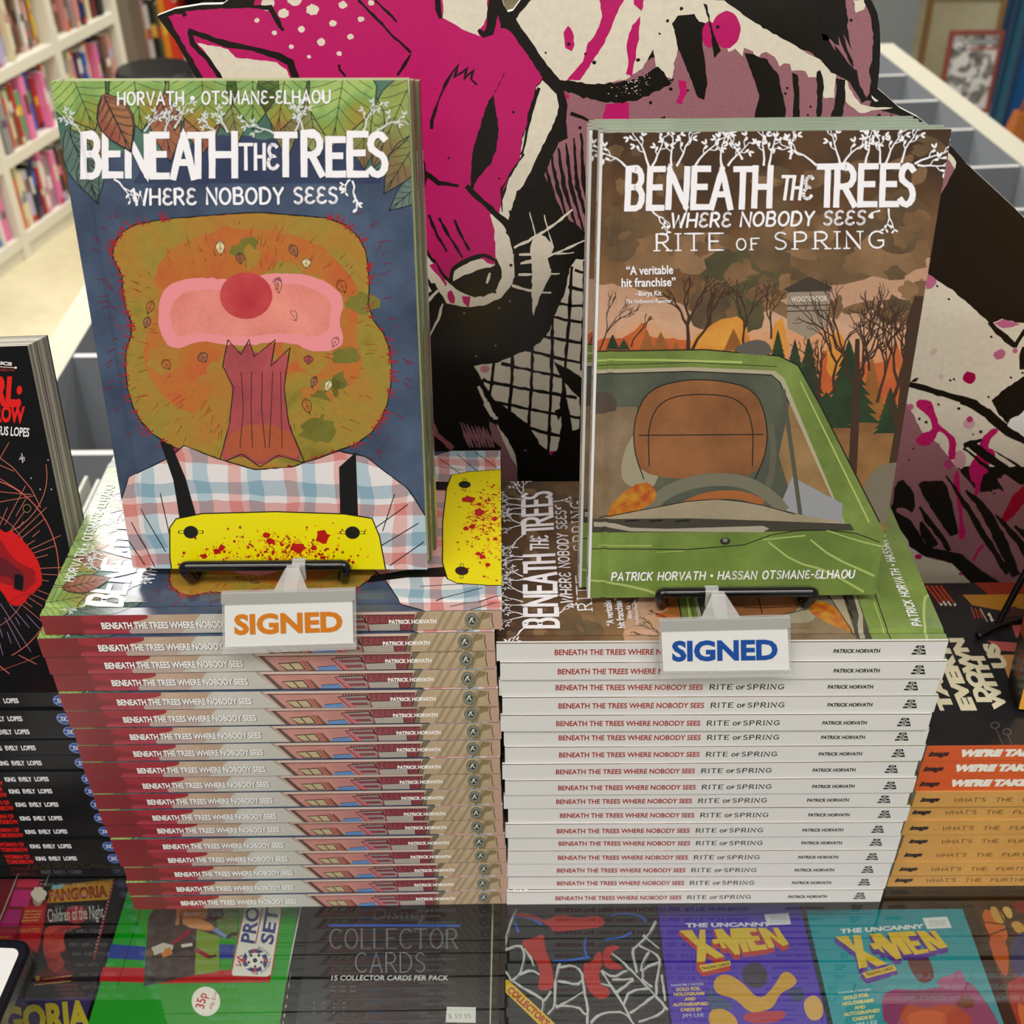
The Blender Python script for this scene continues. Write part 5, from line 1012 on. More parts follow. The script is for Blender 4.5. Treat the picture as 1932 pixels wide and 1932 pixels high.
# solid ledge strips under the standing books
CLEAR = bpy.data.materials.new('clear_plastic'); CLEAR.use_nodes = True
nt = CLEAR.node_tree; bs = nt.nodes['Principled BSDF']; bs.inputs['Base Color'].default_value = (.78, .78, .76, 1); bs.inputs['Roughness'].default_value = .22
tr = nt.nodes.new('ShaderNodeBsdfTransparent'); tr.inputs[0].default_value = (.95, .95, .95, 1); mx = nt.nodes.new('ShaderNodeMixShader'); mx.inputs[0].default_value = .28
nt.links.new(tr.outputs[0], mx.inputs[1]); nt.links.new(bs.outputs[0], mx.inputs[2]); nt.links.new(mx.outputs[0], nt.nodes['Material Output'].inputs[0])
CLEAR2 = mat(0xa4a4a2, .25); CARD = mat(0xdadad8, .6, k=1.15)
def sign(label, H4, C4_, tx, inkh, clipx, clipy, barP, Yp, tri):
    """H4: holder corners, C4_: card corners (picture coordinates of the photograph), on the upright plane y=Yp"""
    m = lambda x, y: (hy(x, y, Yp).x, hy(x, y, Yp).z)
    c0 = hy(sum(p[0] for p in H4)/4, sum(p[1] for p in H4)/4, Yp); root = thing('sign_holder', label, 'sign', tuple(c0))
    V = lambda p, d=0: Vector((hy(p[0], p[1], Yp).x, Yp-d, hy(p[0], p[1], Yp).z))-c0
    n = Vector((0, -1, 0)); h = [V(p) for p in H4]; lerp = lambda a, b, t: a*(1-t)+b*t
    q = MB(); q.slab([h[0], h[3], h[2], h[1]], n, .0012, CLEAR); 
    for a, b, t0, t1, mm in ((0, 1, 0, .16, CLEAR2), (3, 2, 0, .1, CLEAR)):
        o = (3, 2) if a == 0 else (0, 1)
        p = [h[a]+n*.002, h[b]+n*.002, lerp(h[b], h[o[1]], t1)+n*.002, lerp(h[a], h[o[0]], t1)+n*.002]; q.slab(p, n, .0016, mm)
    q.build('holder', root)
    q = MB(); A = Art(lambda x, y: m(x, y), 3)
    cc = [V(p, .0008) for p in C4_]; q.slab([cc[0], cc[3], cc[2], cc[1]], n, .0005, CARD)
    A.bt('SIGNED', tx[0], tx[1], tx[2], mat(inkh, .5), 1, bold=.04)
    A.emit(q, lambda u, v, l: (u-c0.x, -.0009-l, v-c0.z), eps=1.2e-4)
    q.build('card', root)
    # hanging clip: strap over the bar and the triangular tongue
    bar = Vector(barP)-c0; wl = hy(clipx[0], clipy, Yp).x-c0.x; wr = hy(clipx[1], clipy, Yp).x-c0.x; rr = .0042
    prof = [bar+Vector((0, rr*math.cos(R(a)), rr*math.sin(R(a)))) for a in range(-60, 181, 20)]
    tl = V(tri[0]); tb = V(tri[1]); zt = h[0].z
    prof += [Vector((0, bar.y-rr-.001, bar.z-.006)), Vector((0, bar.y*.5, zt+.006)), Vector((0, -.002, zt+.001))]
    q = MB(); P = [(p.y, p.z) for p in prof]
    for (y0, z0), (y1, z1) in zip(P, P[1:]):
        dy, dz = y1-y0, z1-z0; d = math.hypot(dy, dz) or 1; oy, oz = -dz/d*.0009, dy/d*.0009
        q.hexa([(wl, y0, z0), (wr, y0, z0), (wr, y0+oy, z0+oz), (wl, y0+oy, z0+oz), (wl, y1, z1), (wr, y1, z1), (wr, y1+oy, z1+oz), (wl, y1+oy, z1+oz)], CLEAR)
    xm = (wl+wr)/2; hw = abs(tb.x-xm)
    q.slab([(xm-abs(wr-wl)/2, bar.y*.38, zt+.007), (xm-hw, -.001, zt), (xm+hw, -.001, zt), (xm+abs(wr-wl)/2, bar.y*.38, zt+.007)], Vector((0, -.7, .7)), .0008, CLEAR)
    q.build('clip', root)
    return root
sign('clear hanging sign holder with orange lettered card below the navy cover', [(418, 1117), (671, 1110), (673, 1221), (420, 1230)], [(424, 1132), (665, 1124), (667, 1212), (425, 1219)], ((443, 1194), (647, 1188), 37), 0xd07a1c, (530, 556), 1080, (hy(543, 1069, .0425).x, .0425, P0.z+.001), .0105, ((546, 1100), (582, 1112)))
sign('clear hanging sign holder with blue lettered card below the green van', [(1243, 1168), (1490, 1162), (1494, 1272), (1247, 1276)], [(1247, 1181), (1485, 1176), (1489, 1262), (1251, 1265)], ((1268, 1244), (1467, 1241), 37), 0x0e4a9c, (1352, 1378), 1130, (hy(1365, 1117, .0452).x, .0452, Q0.z+.001), .0105, ((1360, 1150), (1400, 1163)))

# ---------------------------------------------------------------- thick black paperbacks on the left
def paperback(name, label, W, L, T, cover, front=None, spine=None, spm=None, pages=PAPER, back=None):
    root = thing(name, label, 'book'); q = MB(); b = .0006
    q.box((0, 0, T-b), (W, L, T), cover); q.box((0, 0, 0), (W, L, b), back or cover); q.box((0, 0, b), (b, L, T-b), spm or cover)
    if spm: q.face([(-.00003, 0, 0), (-.00003, 0, T), (-.00003, L, T), (-.00003, L, 0)], spm)
    if front: front.emit(q, lambda u, v, h: (u, v, T+h), [(0, 0, W, L)], eps=1.2e-4)
    if spine: spine.emit(q, lambda s, t, h: (-h-.00004, L*(1-s), T*(1-t)), [(0, 0, 1, 1)], eps=1.2e-4)
    q.build('cover', root); q = MB(); q.box((b, .0002, b), (W-.0004, L-.0002, T-b), pages); q.build('page_block', root)
    return root
BK = wc('jet_cover', 0x08080a, 0x0d0c10, 30, rough=.3)
PGS = bpy.data.materials.new('page_edges'); PGS.use_nodes = True
nt = PGS.node_tree; tc = nt.nodes.new('ShaderNodeTexCoord'); mp_ = nt.nodes.new('ShaderNodeMapping'); mp_.inputs['Scale'].default_value = (2, 2, 900); ns = nt.nodes.new('ShaderNodeTexNoise'); ns.inputs['Scale'].default_value = 1; ns.inputs['Detail'].default_value = 3
cr = nt.nodes.new('ShaderNodeValToRGB'); cr.color_ramp.elements[0].position = .35; cr.color_ramp.elements[0].color = C4(0x5c564c); cr.color_ramp.elements[1].position = .62; cr.color_ramp.elements[1].color = C4(0xd4d0c4)
nt.links.new(tc.outputs['Object'], mp_.inputs[0]); nt.links.new(mp_.outputs[0], ns.inputs['Vector']); nt.links.new(ns.outputs[0], cr.inputs[0]); nt.links.new(cr.outputs[0], nt.nodes['Principled BSDF'].inputs['Base Color'])
RBR = hz(172, 1237, .1712); wdir = Vector((math.cos(-.05), math.sin(-.05), 0))
RTR = hy(52, 656, RBR.y+.052); upd = (RTR-RBR).normalized(); nS = wdir.cross(upd).normalized()
if nS.y > 0: nS = -nS
wdir = upd.cross(nS).normalized(); SWD, SLN = .168, (RTR-RBR).length
if wdir.x < 0: wdir = -wdir
org = RBR-wdir*SWD
def sm(x, y):
    p = hpl(x, y, RBR, nS)-org; return p.dot(wdir), p.dot(upd)
AS = Art(sm, 4); CORAL = mat(0xc86a58); CLOTH = mat(0xc40c10); CLOTHD = mat(0x8a0a14); CLOTHS = mat(0x5c0c1c)
zs_ = Z(0, 960, 5.22)
AS.bt('ICS', (2, 691), (24, 693), 6, mat(0xd8d4d0), 2, bold=.06); AS.line([(-20, 694), (31, 697)], 1.5, mat(0xd8c0b8), 2); AS.dot(31, 697, 2.2, WHITE, 2.2); AS.poly([(-20, 697), (28, 699), (28, 704), (-20, 702)], mat(0x9a1c14), 2); AS.bt('TURE', (0, 702), (26, 703.5), 4.6, INK, 2.3, bold=.05)
AS.bt('RL:', (-14, 764), (41, 768), 52, mat(0xd01410), 2, bold=.06); AS.bt('ROW', (-10, 797), (47, 800), 30, mat(0xd01410), 2, bold=.05); AS.bt('EUS LOPES', (-4, 823), (56, 827), 17, WHITE, 2, bold=.02)
cx, cy = -40, 1080
for i in range(34):
    a = R(-62+i*4.6); r0 = 70+12*((i*7) % 5); r1 = 118+16*((i*3) % 4)
    AS.line([(cx+r0*math.cos(a)*1.0, cy+r0*math.sin(a)*1.1), (cx+r1*math.cos(a), cy+r1*math.sin(a)*1.15)], 1.3, mat(0xb86050) if i < 22 else mat(0x8a6a8c), 2)
for r0, c, wd in ((98, 0xb05c58, 1.3), (152, 0xb85848, 2)): AS.line([(cx+r0*math.cos(R(t)), cy+r0*1.15*math.sin(R(t))) for t in range(-75, 85, 6)], wd, mat(c), 2)
AS.line(arc(-40, 900, 130, 120, 62, -10, 8), 1.3, CORAL, 2); AS.line([(0, 866), (26, 885), (60, 925), (78, 960)], 1.3, CORAL, 2)
for p in ([(0, 880), (28, 892)], [(0, 905), (40, 930)], [(-5, 930), (60, 936)], [(0, 950), (66, 938)], [(0, 870), (18, 838)]): AS.line(p, 1.1, CORAL, 2)
for x, y in ((40, 866), (92, 871), (77, 926), (98, 926), (60, 905)): AS.dot(x, y, 1.3, mat(0xc8c0c0), 2)
AS.line([(38, 868), (48, 872), (42, 858), (44, 876), (48, 866), (37, 870)], 1, mat(0xc8c0c0), 2); AS.dot(52, 962, 8, mat(0xa08040), 2, n=16); AS.dot(52, 962, 7, BK, 2.1, n=16)
AS.poly(zs_((-60, 150), (0, 205), (60, 250), (110, 225), (150, 250), (240, 330), (330, 440), (400, 560), (430, 750), (380, 800), (270, 890), (265, 930), (170, 980), (90, 940), (60, 880), (0, 800), (-60, 780)), CLOTH, 2.5, smooth=1)
AS.poly(zs_((-60, 250), (30, 330), (90, 440), (160, 520), (260, 580), (350, 610), (360, 700), (290, 800), (210, 830), (130, 800), (135, 770), (60, 760), (-60, 700)), CLOTHD, 2.6, smooth=1)
AS.poly(zs_((-60, 480), (60, 500), (140, 580), (240, 630), (250, 760), (225, 830), (140, 800), (130, 690), (60, 680), (-60, 660)), CLOTHS, 2.7, smooth=1)
AS.poly(zs_((150, 660), (200, 655), (240, 690), (225, 820), (150, 800)), BK, 2.8); AS.line(zs_((20, 230), (80, 330), (110, 430), (200, 540)), 2, CLOTH, 2.8); AS.line(zs_((130, 790), (250, 830), (380, 700)), 3, mat(0x9a0a10), 2.8); AS.line(zs_((90, 940), (200, 870), (340, 840), (420, 750)), 2, mat(0x9c0c10), 2.8)
BKSTAND = paperback('paperback', 'thick black paperback with red cloth cover leaning on the black spined stack', SWD, SLN, .031, BK, AS, pages=PGS)
m4 = Matrix((wdir, upd, nS)).transposed().to_4x4(); m4.translation = org-nS*.031+Vector((0, 0, .0012)); BKSTAND.matrix_world = m4
NB, TB = 12, .0142
SB = SArt(lambda x, y: ((x+446)/690, y/SArt.K), 3)
SB.bt('KING', (60, .62), (79, .62), .3, WHITE, 1, bold=.04); SB.bt('EVELY', (85, .62), (108, .62), .3, WHITE, 1, bold=.04); SB.bt('LOPES', (113, .62), (138, .62), .3, WHITE, 1, bold=.04)
SB.bt('WOMAN OF', (2, .46), (50, .46), .3, mat(0xd01410), 1, bold=.04); SB.bt('TOMORROW', (2, .86), (54, .86), .3, mat(0xd01410), 1, bold=.04)
def dclogo(S, x, t, rx):
    S.dot(x, t, rx, mat(0x1448a0), 1, ry=.36, n=26); S.dot(x, t, rx*.93, mat(0xb8c4dc), 1.1, ry=.335, n=26); S.dot(x, t, rx*.87, mat(0x1448a0), 1.2, ry=.315, n=26)
    S.line([(x-rx*.3, t-.12), (x-rx*.3, t+.13), (x-rx*.02, t+.1), (x+rx*.02, t-.05), (x-rx*.12, t-.13), (x-rx*.4, t-.13)], 1.6, WHITE, 1.3); S.line([(x+rx*.5, t-.1), (x+rx*.3, t-.15), (x+rx*.14, t-.05), (x+rx*.16, t+.1), (x+rx*.34, t+.14), (x+rx*.5, t+.08)], 1.6, WHITE, 1.3)
    for dx, dt in ((-.62, -.12), (-.6, .12), (.66, -.1), (.66, .12)): S.dot(x+dx*rx, t+dt, 1.3, WHITE, 1.3)
dclogo(SB, 209, .52, 13)
AB = Art(lambda u, v: (u, v), 8)     # top cover of the stack: the same starry sheet, in metres
for i in range(16):
    a = R(200+i*9); AB.line([(.085+.03*math.cos(a), .13+.05*math.sin(a)), (.085+.085*math.cos(a), .13+.13*math.sin(a))], .0006, CORAL, 1)
for k in range(2): AB.line([(.085+(.06+.02*k)*math.cos(R(t)), .13+(.09+.03*k)*math.sin(R(t))) for t in range(180, 360, 8)], .0005, mat(0xb86050), 1)
AB.line([(.164, .02), (.164, .24)], .0006, mat(0x8a8880), 1)
BLK1 = paperback('paperback', '', .168, .262, TB, BK, AB, SB, BK, pages=PGS)
r_ = random.Random(12); yB = .055
lx = {0: 120, 11: 0}
for k in range(NB):
    z = (NB-1-k)*TB; o = BLK1 if k == 0 else dup(BLK1, '')
    o['label'] = 'black spined paperback, %s in the stack at the left edge' % ORD[k+1]; o['group'] = 'black paperbacks in the left edge stack'
    o.location = (-.2755+r_.uniform(-.001, .001)-(.0015 if k < 4 else 0), yB+r_.uniform(-.0015, .0015), z+.00005); o.rotation_euler = (0, 0, math.pi/2+r_.uniform(-.004, .004))

# ---------------------------------------------------------------- orange and tan paperbacks on the right
TT = .0143; nT = 10; HT = nT*TT; XT = .2632; YT = .0285
ORA = wc('orange_spine', 0xc64e1c, 0xce5822, 30); TANS = wc('tan_spine', 0xc08e48, 0xc89850, 30)
def rsp(): return SArt(lambda x, y: ((x-1665)/720, y/SArt.K), 3)
SO = rsp(); SO.bt('image', (1671, .66), (1706, .64), .3, mat(0x2a0c08), 1, bold=.07, slant=.3); SO.bt("WE'RE TAKING EVERYONE DOWN WITH US", (1724, .68), (2220, .66), .4, mat(0xe0dcd0, k=1.1), 1, bold=.09, slant=.15)
ST = rsp(); ST.bt('image', (1677, .62), (1711, .6), .28, mat(0x1c120c), 1, bold=.07, slant=.3); ST.st = None
W_ = Art(lambda x, y: ((x-1665)/720, y/SArt.K), 3)
xw = 1738
for wd_, ln_ in (('WHAT\'S', 58), ('THE', 32), ('FURTHEST', 92), ('PLACE', 62), ('FROM', 60), ('HERE', 50)):
    W_.st(wd_, (xw, .68*46), (xw+ln_, .66*46), 13, 1.6, mat(0x6e5228), 1, gap=.3); xw += ln_+18
ST.it += W_.it
zq = Z(1700, 1050, 5.22)
PT = Vector((0, 0, HT))
def tm(x, y):
    p = hz(x, y, HT); return p.y-YT, XT+.262-p.x     # u across the cover (away), v foot to head (head at the left)
AT = Art(tm, 5); CRB = mat(0xdcd4b4); TBK = wc('slate_cover', 0x1a191b, 0x222124, 30, rough=.3)
def blk(t, p0, p1, pt):
    (u0, v0), u1, h = tm(*p0), tm(*p1)[0], (tm(*pt)[1]-tm(*p0)[1])*.8
    for q in text_polys(t, .075): AT.it.append(([(u0+(u1-u0)*x, v0+h*y) for x, y in q], CRB, 1.5))
blk('TAKING', (1800, 1341), (1752, 1178), (1768, 1341)); blk('EVERYONE', (1841, 1341), (1762, 1130), (1807, 1341)); blk('DOWN', (1870, 1325), (1826, 1204), (1837, 1325)); blk('WITH', (1901, 1339), (1858, 1238), (1870, 1339)); blk('US', (1901, 1261), (1880, 1214), (1868, 1261))
AT.poly(zq((700, 240), (1400, 235), (1400, 375), (860, 375)), mat(0x8a2810), 1, smooth=0); AT.poly(zq((605, 378), (1400, 372), (1400, 560), (1100, 500), (1010, 540), (700, 480)), mat(0xb07a1c), 1)
AT.poly(zq((845, 830), (1400, 870), (1400, 960), (990, 930)), mat(0xb45450), 1); AT.poly(zq((970, 970), (1400, 960), (1400, 1200), (1060, 1210)), mat(0xc88c4c), 1); AT.poly(zq((1090, 680), (1400, 660), (1400, 800), (1130, 800)), mat(0xb45450), 1); AT.poly(zq((960, 560), (1110, 490), (1250, 560), (1250, 640), (960, 640)), mat(0x4a1c10), 1.2)
for i in range(4):
    for j in range(9):
        x = 250+i*42+j*17+i*4; y = 290+j*22; AT.line(zq((x, y), (x+14, y+19)), 4.2, mat(0xd8d4cc) if (j > 6 and i in (1, 2)) or (j == 8) else mat(0xb03c14), 1.5, rough=.7, step=1.5)
for i in range(3): AT.line(zq((690+i*40, 500+i*10), (730+i*36, 610)), 2.5, mat(0xa83a18), 1.5)
AT.line(zq((780, 515), (850, 645)), 1.5, CRB, 1.5); AT.line(zq((860, 560), (900, 640)), 4, CRB, 1.5, rough=1.5, step=3)
for x, y in ((925, 1665), (1043, 1728)): AT.dot(*zq((x, y))[0], 9, mat(0x4c4a46), 1.5, ry=7); AT.dot(*zq((x, y))[0], 6.5, TBK, 1.6, ry=5); AT.line(zq((x+10, y+35), (x+80, y+200)), 1.8, mat(0x4c4a46), 1.5)
OB = paperback('paperback', '', .168, .262, TT, TBK, AT, SO, ORA, back=mat(0x3a0c08)); TB_ = paperback('paperback', '', .168, .262, TT, mat(0xb88a4c), None, ST, TANS)
ends = [1746, 1736, 1728, 1725, 1718, 1712, 1703, 1696, 1690, 1666]
r_ = random.Random(3); no = nt_ = 0
for k in range(nT):
    z = HT-(k+1)*TT
    if k < 3: o = OB if k == 0 else dup(OB, ''); no += 1; o['label'] = 'orange spined paperback, %s of three on the tan stack' % ORD[no]; o['group'] = 'orange spined paperbacks'
    else: o = TB_ if k == 3 else dup(TB_, ''); nt_ += 1; o['label'] = 'tan spined paperback, %s of seven in the right edge stack' % ORD[nt_]; o['group'] = 'tan spined paperbacks'
    dx = r_.uniform(-.001, .0025) if k else 0; dy = r_.uniform(-.0012, .0012) if k else 0
    o.location = (XT+.262+dx, YT+dy, z+.00005); o.rotation_euler = (0, 0, math.pi/2-.002*(k > 0))
# the book standing at the right edge, on a small easel
zb0 = HT
f0 = hz(1897, 1338, zb0); f1 = hz(1919, 1346, zb0); sd = (f1-f0); sd.z = 0
sx = Vector((1, -.12, 0)).normalized(); sn = Vector((sx.y, -sx.x, 0)); tl_ = .2
upv = Vector((0, 0, 1))*math.cos(tl_)-sn*math.sin(tl_); nz = sn*math.cos(tl_)+Vector((0, 0, 1))*math.sin(tl_)
AE = Art(lambda u, v: (u, v), 5); AE.poly([(0, 0), (.17, 0), (.17, .26), (0, .26)], mat(0xd89a30), 1); AE.poly([(.03, .05), (.12, .03), (.15, .15), (.08, .2), (.04, .14)], mat(0xb4541c), 1.2, smooth=2)
SE = SArt(lambda x, y: (x, y/SArt.K), 3); SE.poly([(-1, -1), (2, -1), (2, 2), (-1, 2)], mat(0xa83c14), .5); SE.poly([(.86, -1), (2, -1), (2, 2), (.83, 2)], mat(0x120c0a), 1)
SEb = Art(lambda x, y: (x/.26, y/.03), 3); SEb.bt('BOOK', (.2585, .022), (.2285, .022), .013, mat(0x9a2c14), 1.5, bold=.02) if 0 else SEb.bt('BOOK', (.227, .022), (.247, .022), .012, mat(0x9a2c14), 1.5, bold=.02)
SE.it += SEb.it
EB = paperback('paperback', 'orange and yellow book standing at the right edge on the slate cover', .17, .26, .03, mat(0xd89a30), AE, SE, mat(0xa83c14), pages=PGS)
m4 = Matrix((sx, upv, nz)).transposed().to_4x4(); EO = f1-nz*.03*.0; m4.translation = Vector((f1.x, f1.y, zb0+.004))-nz*.03; EB.matrix_world = m4
er = thing('wire_easel', 'black wire easel behind the orange book at the right edge', 'easel', (f0.x, f0.y, zb0))
def ew(name, pts, rr=.0024, it=2):
    q = MB(); q.tube(smoothpath([tuple(Vector(p)-Vector((f0.x, f0.y, zb0))) for p in pts], it), rr, WIRE, 8); q.build(name, er, smooth=True)
g0 = hz(1882, 1178, zb0+.003); g1 = hy(1932, 1085, g0.y+.012); gd = g1-g0
ew('back_wire', [g0, g0+gd*.5, g0+gd*3]); g2 = hz(1930, 1166, zb0+.003); ew('rear_leg', [hz(1845, 1200, zb0+.003), g0, g2, g2+(g2-g0)*2])
ew('front_bar', [g0+(g2-g0), g0+(g2-g0)+Vector((.005, -.05, 0)), g0+(g2-g0)+Vector((.006, -.1, .0)), g0+(g2-g0)+Vector((.05, -.1, .012))])

# ---------------------------------------------------------------- boxes inside the case
ZT = -.045
def bm_(ox, oy): return lambda x, y: (hz(x, y, ZT).x-ox, hz(x, y, ZT).y-oy)
def cardbox(label, quad, side, art, name='card_box', zt=ZT, lid=None):
    pts = [hz(x, y, zt) for x, y in quad]; c = sum((Vector(p) for p in pts), Vector())/4; c.z = -.12
    root = thing(name, label, 'card box', tuple(c)); q = MB()
    q.slab([p-c for p in pts][::-1], Vector((0, 0, 1)), zt+.1195, lid or side, side)
    art.it = [([(u-c.x, v-c.y) for u, v in P], m, L) for P, m, L in art.it]
    xs = [(p-c) for p in pts]; art.emit(q, lambda u, v, h: (u, v, zt+.12+h), [(min(p.x for p in xs), min(p.y for p in xs), max(p.x for p in xs), max(p.y for p in xs))], eps=1.2e-4)
    q.build('carton', root); return root
bw = lambda x, y: (hz(x, y, ZT).x, hz(x, y, ZT).y)
gl_ = dict(rough=.25)
# green football card box
A = Art(bw, 3); GRN = mat(0x0a8a10, .22); zp = Z(160, 1690, 4.83)
A.poly([(100, 1640), (720, 1640), (620, 1960), (60, 1960)], GRN, .2)
A.poly(zp((240, 440), (555, 465), (545, 590), (200, 570)), mat(0x0c2c88, .22), 1); A.poly(zp((165, 650), (1380, 680), (1700, 660), (1690, 790), (700, 800), (130, 780)), mat(0xa8141c, .22), 1); A.poly(zp((1225, 445), (1370, 445), (1350, 575), (1225, 575)), mat(0x0c2c88, .22), 1)
A.poly(zp((575, 220), (640, 80), (1400, 80), (1400, 320), (1380, 395), (1220, 380), (1225, 690), (900, 745), (535, 830)), wc('print_crowd', 0x2c2824, 0x4a443c, 160, rough=.25), 1.5); A.poly(zp((1020, 310), (1225, 370), (1225, 690), (1000, 725)), mat(0x6c8a28, .25), 1.6); A.poly(zp((1180, 100), (1400, 80), (1390, 390), (1230, 370), (1200, 220)), mat(0x56702c, .25), 1.55)
A.poly(zp((830, 80), (1150, 60), (1130, 190), (1060, 230), (900, 270), (880, 180)), mat(0xb86a1c, .25), 1.7, smooth=1); A.poly(zp((880, 200), (1060, 210), (1190, 280), (1160, 330), (900, 280)), mat(0xc08048, .25), 1.72, smooth=1); A.poly(zp((1160, 320), (1200, 290), (1300, 370), (1290, 390)), mat(0x6c84b4, .25), 1.75); A.line(zp((1290, 390), (1340, 350), (1390, 350)), 6, INK, 1.75); A.poly(zp((1120, 90), (1260, 80), (1270, 190), (1180, 230), (1110, 190)), mat(0x1c1814, .25), 1.73); A.line(zp((850, 120), (850, 200), (840, 270)), 7, mat(0xb07a50), 1.74)
A.line(zp((620, 510), (720, 470), (800, 490)), 16, mat(0xb8b0a4), 1.8); A.line(zp((700, 540), (790, 500)), 14, mat(0xb8702c), 1.82); A.dot(*zp((590, 525))[0], 8, mat(0x6a4828), 1.85); A.line(zp((800, 440), (880, 380), (960, 315)), 7, mat(0x8a1420), 1.85); A.line(zp((800, 520), (900, 470), (1010, 480)), 10, mat(0x1c1814), 1.83); A.line(zp((880, 460), (980, 445)), 6, mat(0xc8c0b4), 1.84); A.line(zp((1010, 490), (1080, 530), (1140, 565)), 8, mat(0x8a1420), 1.86); A.line(zp((1130, 565), (1200, 545)), 5, mat(0x2a2a24), 1.87)
pan = zp((1470, 105), (1785, 105), (1795, 140), (1700, 720), (1660, 745), (1350, 735), (1335, 705), (1455, 120)); A.poly(pan, mat(0xd2cec4, .25), 2); A.line(pan, 2.2, mat(0xa81c20), 2.1, closed=True)
A.bt('PRO', *[zp((1540, 440))[0], zp((1595, 110))[0]], 26, mat(0x1c2c70), 2.3, bold=.03); A.bt('SET', *[zp((1710, 450))[0], zp((1765, 120))[0]], 24, mat(0x1c2c70), 2.3, bold=.03); A.line(zp((1555, 440), (1620, 120)), 2.4, mat(0xb02820), 2.3)
bx, by = zp((1552, 592))[0]; A.dot(bx, by, 24, mat(0x1c2c70), 2.3, ry=22, n=24)
for i in range(8): a = i*.785; A.dot(bx+20*math.cos(a), by+18*math.sin(a), 6, mat(0xd8d0cc) if i % 2 else mat(0xb02830), 2.35, ry=2.6, rot=a+.6)
A.dot(bx, by, 16, mat(0xdcd8d0), 2.4, ry=14.5, n=20); A.dot(bx, by, 5, INK, 2.5, n=5)
for i in range(5): a = i*1.256+.3; A.dot(bx+12.5*math.cos(a), by+11.5*math.sin(a), 3, INK, 2.5, n=5)
for i, ch in enumerate('THE FOOTBALL LEAGUE'):
    if ch == ' ': continue
    a = 1.75-i*.17; px_, py_ = bx+29.5*math.cos(a), by+27*math.sin(a); tx_, ty_ = math.sin(a), -math.cos(a)
    A.bt(ch, (px_-tx_*2, py_-ty_*2), (px_+tx_*2, py_+ty_*2), 4.6, INK, 2.5, bold=.01)
A.line(zp((1375, 630), (1425, 640), (1400, 590), (1440, 600), (1390, 560), (1440, 545)), 2.4, mat(0xb02018), 2.4)
sx_, sy__ = zp((1104, 965))[0]; A.dot(sx_, sy__, 27, mat(0xd8d4cc), 2, ry=28, rot=-.3, n=24); A.dot(sx_, sy__, 26, mat(0xdedad2), 2.05, ry=27)
A.bt('35p', zp((1085, 1035))[0], zp((1115, 895))[0], 17, mat(0xb01c24), 2.3, bold=.02); A.bt('40p Eire', zp((1160, 1045))[0], zp((1210, 880))[0], 8, mat(0xb01c24), 2.3)
A.line(zp((510, 130), (400, 480), (290, 850)), 1.2, INK, 2)
cardbox('green shrink-wrapped football card box lying in the case under the red spined stack', [(262, 1640), (578, 1640), (521, 1960), (150, 1960)], GRN, A)
# its lettered end face strip
A = Art(bw, 3); A.poly([(500, 1600), (640, 1600), (640, 1980), (480, 1980)], mat(0x1c9a24, .22), .2); A.poly([(508, 1862), (528, 1860), (522, 1892), (504, 1894)], mat(0x16389c, .22), 1); A.poly([(503, 1898), (522, 1896), (518, 1925), (500, 1928)], mat(0xa8242c, .22), 1)
A.bt('OFFICIAL PRO', (532, 1952), (566, 1712), 15, mat(0xd0c8bc), 2, bold=.03)
cardbox('narrow green box with white lettering wedged beside the football card box', [(585, 1640), (601, 1640), (536, 1960), (529, 1960)], GRN, A)
# black collector box
A = Art(bw, 3); CB = mat(0x161618, .2); SIL = mat(0x77787a, .3); zc_ = Z(530, 1690, 4.6)
A.poly([(480, 1600), (980, 1600), (980, 1990), (480, 1990)], CB, .2)
A.line(zc_((1840, 40), (1815, 1150)), 2.4, mat(0xb8b09c), 1); A.line(zc_((180, 60), (-30, 1110)), 2.4, mat(0xc8c8c4), 1)
A.line(zc_((415, 258), (1560, 262)), 4.4, mat(0x2c58b0, .25), 2)
A.st('COLLECTOR', zc_((420, 462))[0], zc_((1530, 462))[0], 38, 1.5, SIL, 2, serif=.1, gap=.28); A.st('CARDS', zc_((645, 668))[0], zc_((1250, 668))[0], 38, 1.6, mat(0x8c8e90, .3), 2, serif=.1, gap=.3); A.st('COLLECTOR', (zc_((420, 462))[0][0]+2, zc_((420, 462))[0][1]), (zc_((1530, 462))[0][0]+2, zc_((1530, 462))[0][1]), 38, .8, SIL, 2, gap=.28)
A.bt('15 COLLECTOR CARDS PER PACK', zc_((437, 735))[0], zc_((1452, 735))[0], 9.5, mat(0xd4d4d0), 2, bold=.015, slant=.15)
A.bt('Disney', zc_((800, 208))[0], zc_((1270, 200))[0], 22, mat(0x55565a), 2, slant=.15)
for i in range(3): A.line([(622+i*19, 1862), (633+i*19, 1862)], 1, SIL, 2); A.line([(622+i*19, 1870), (634+i*19, 1870)], 1.2, SIL, 2)
for i in range(4):
    for j in range(3): A.dot(592+i*19, 1893+j*9, 2.2, SIL, 2, ry=1)
stk = zc_((1440, 965), (1692, 970), (1690, 1105), (1430, 1100)); A.poly(stk, mat(0xd0d0cc), 2); A.bt('$ 59.95', zc_((1452, 1066))[0], zc_((1650, 1070))[0], 10, mat(0x8a8a86), 2.2)
cardbox('black collector card box with silver lettering and price sticker in the case', [(604, 1640), (942, 1640), (940, 1960), (523, 1960)], CB, A)
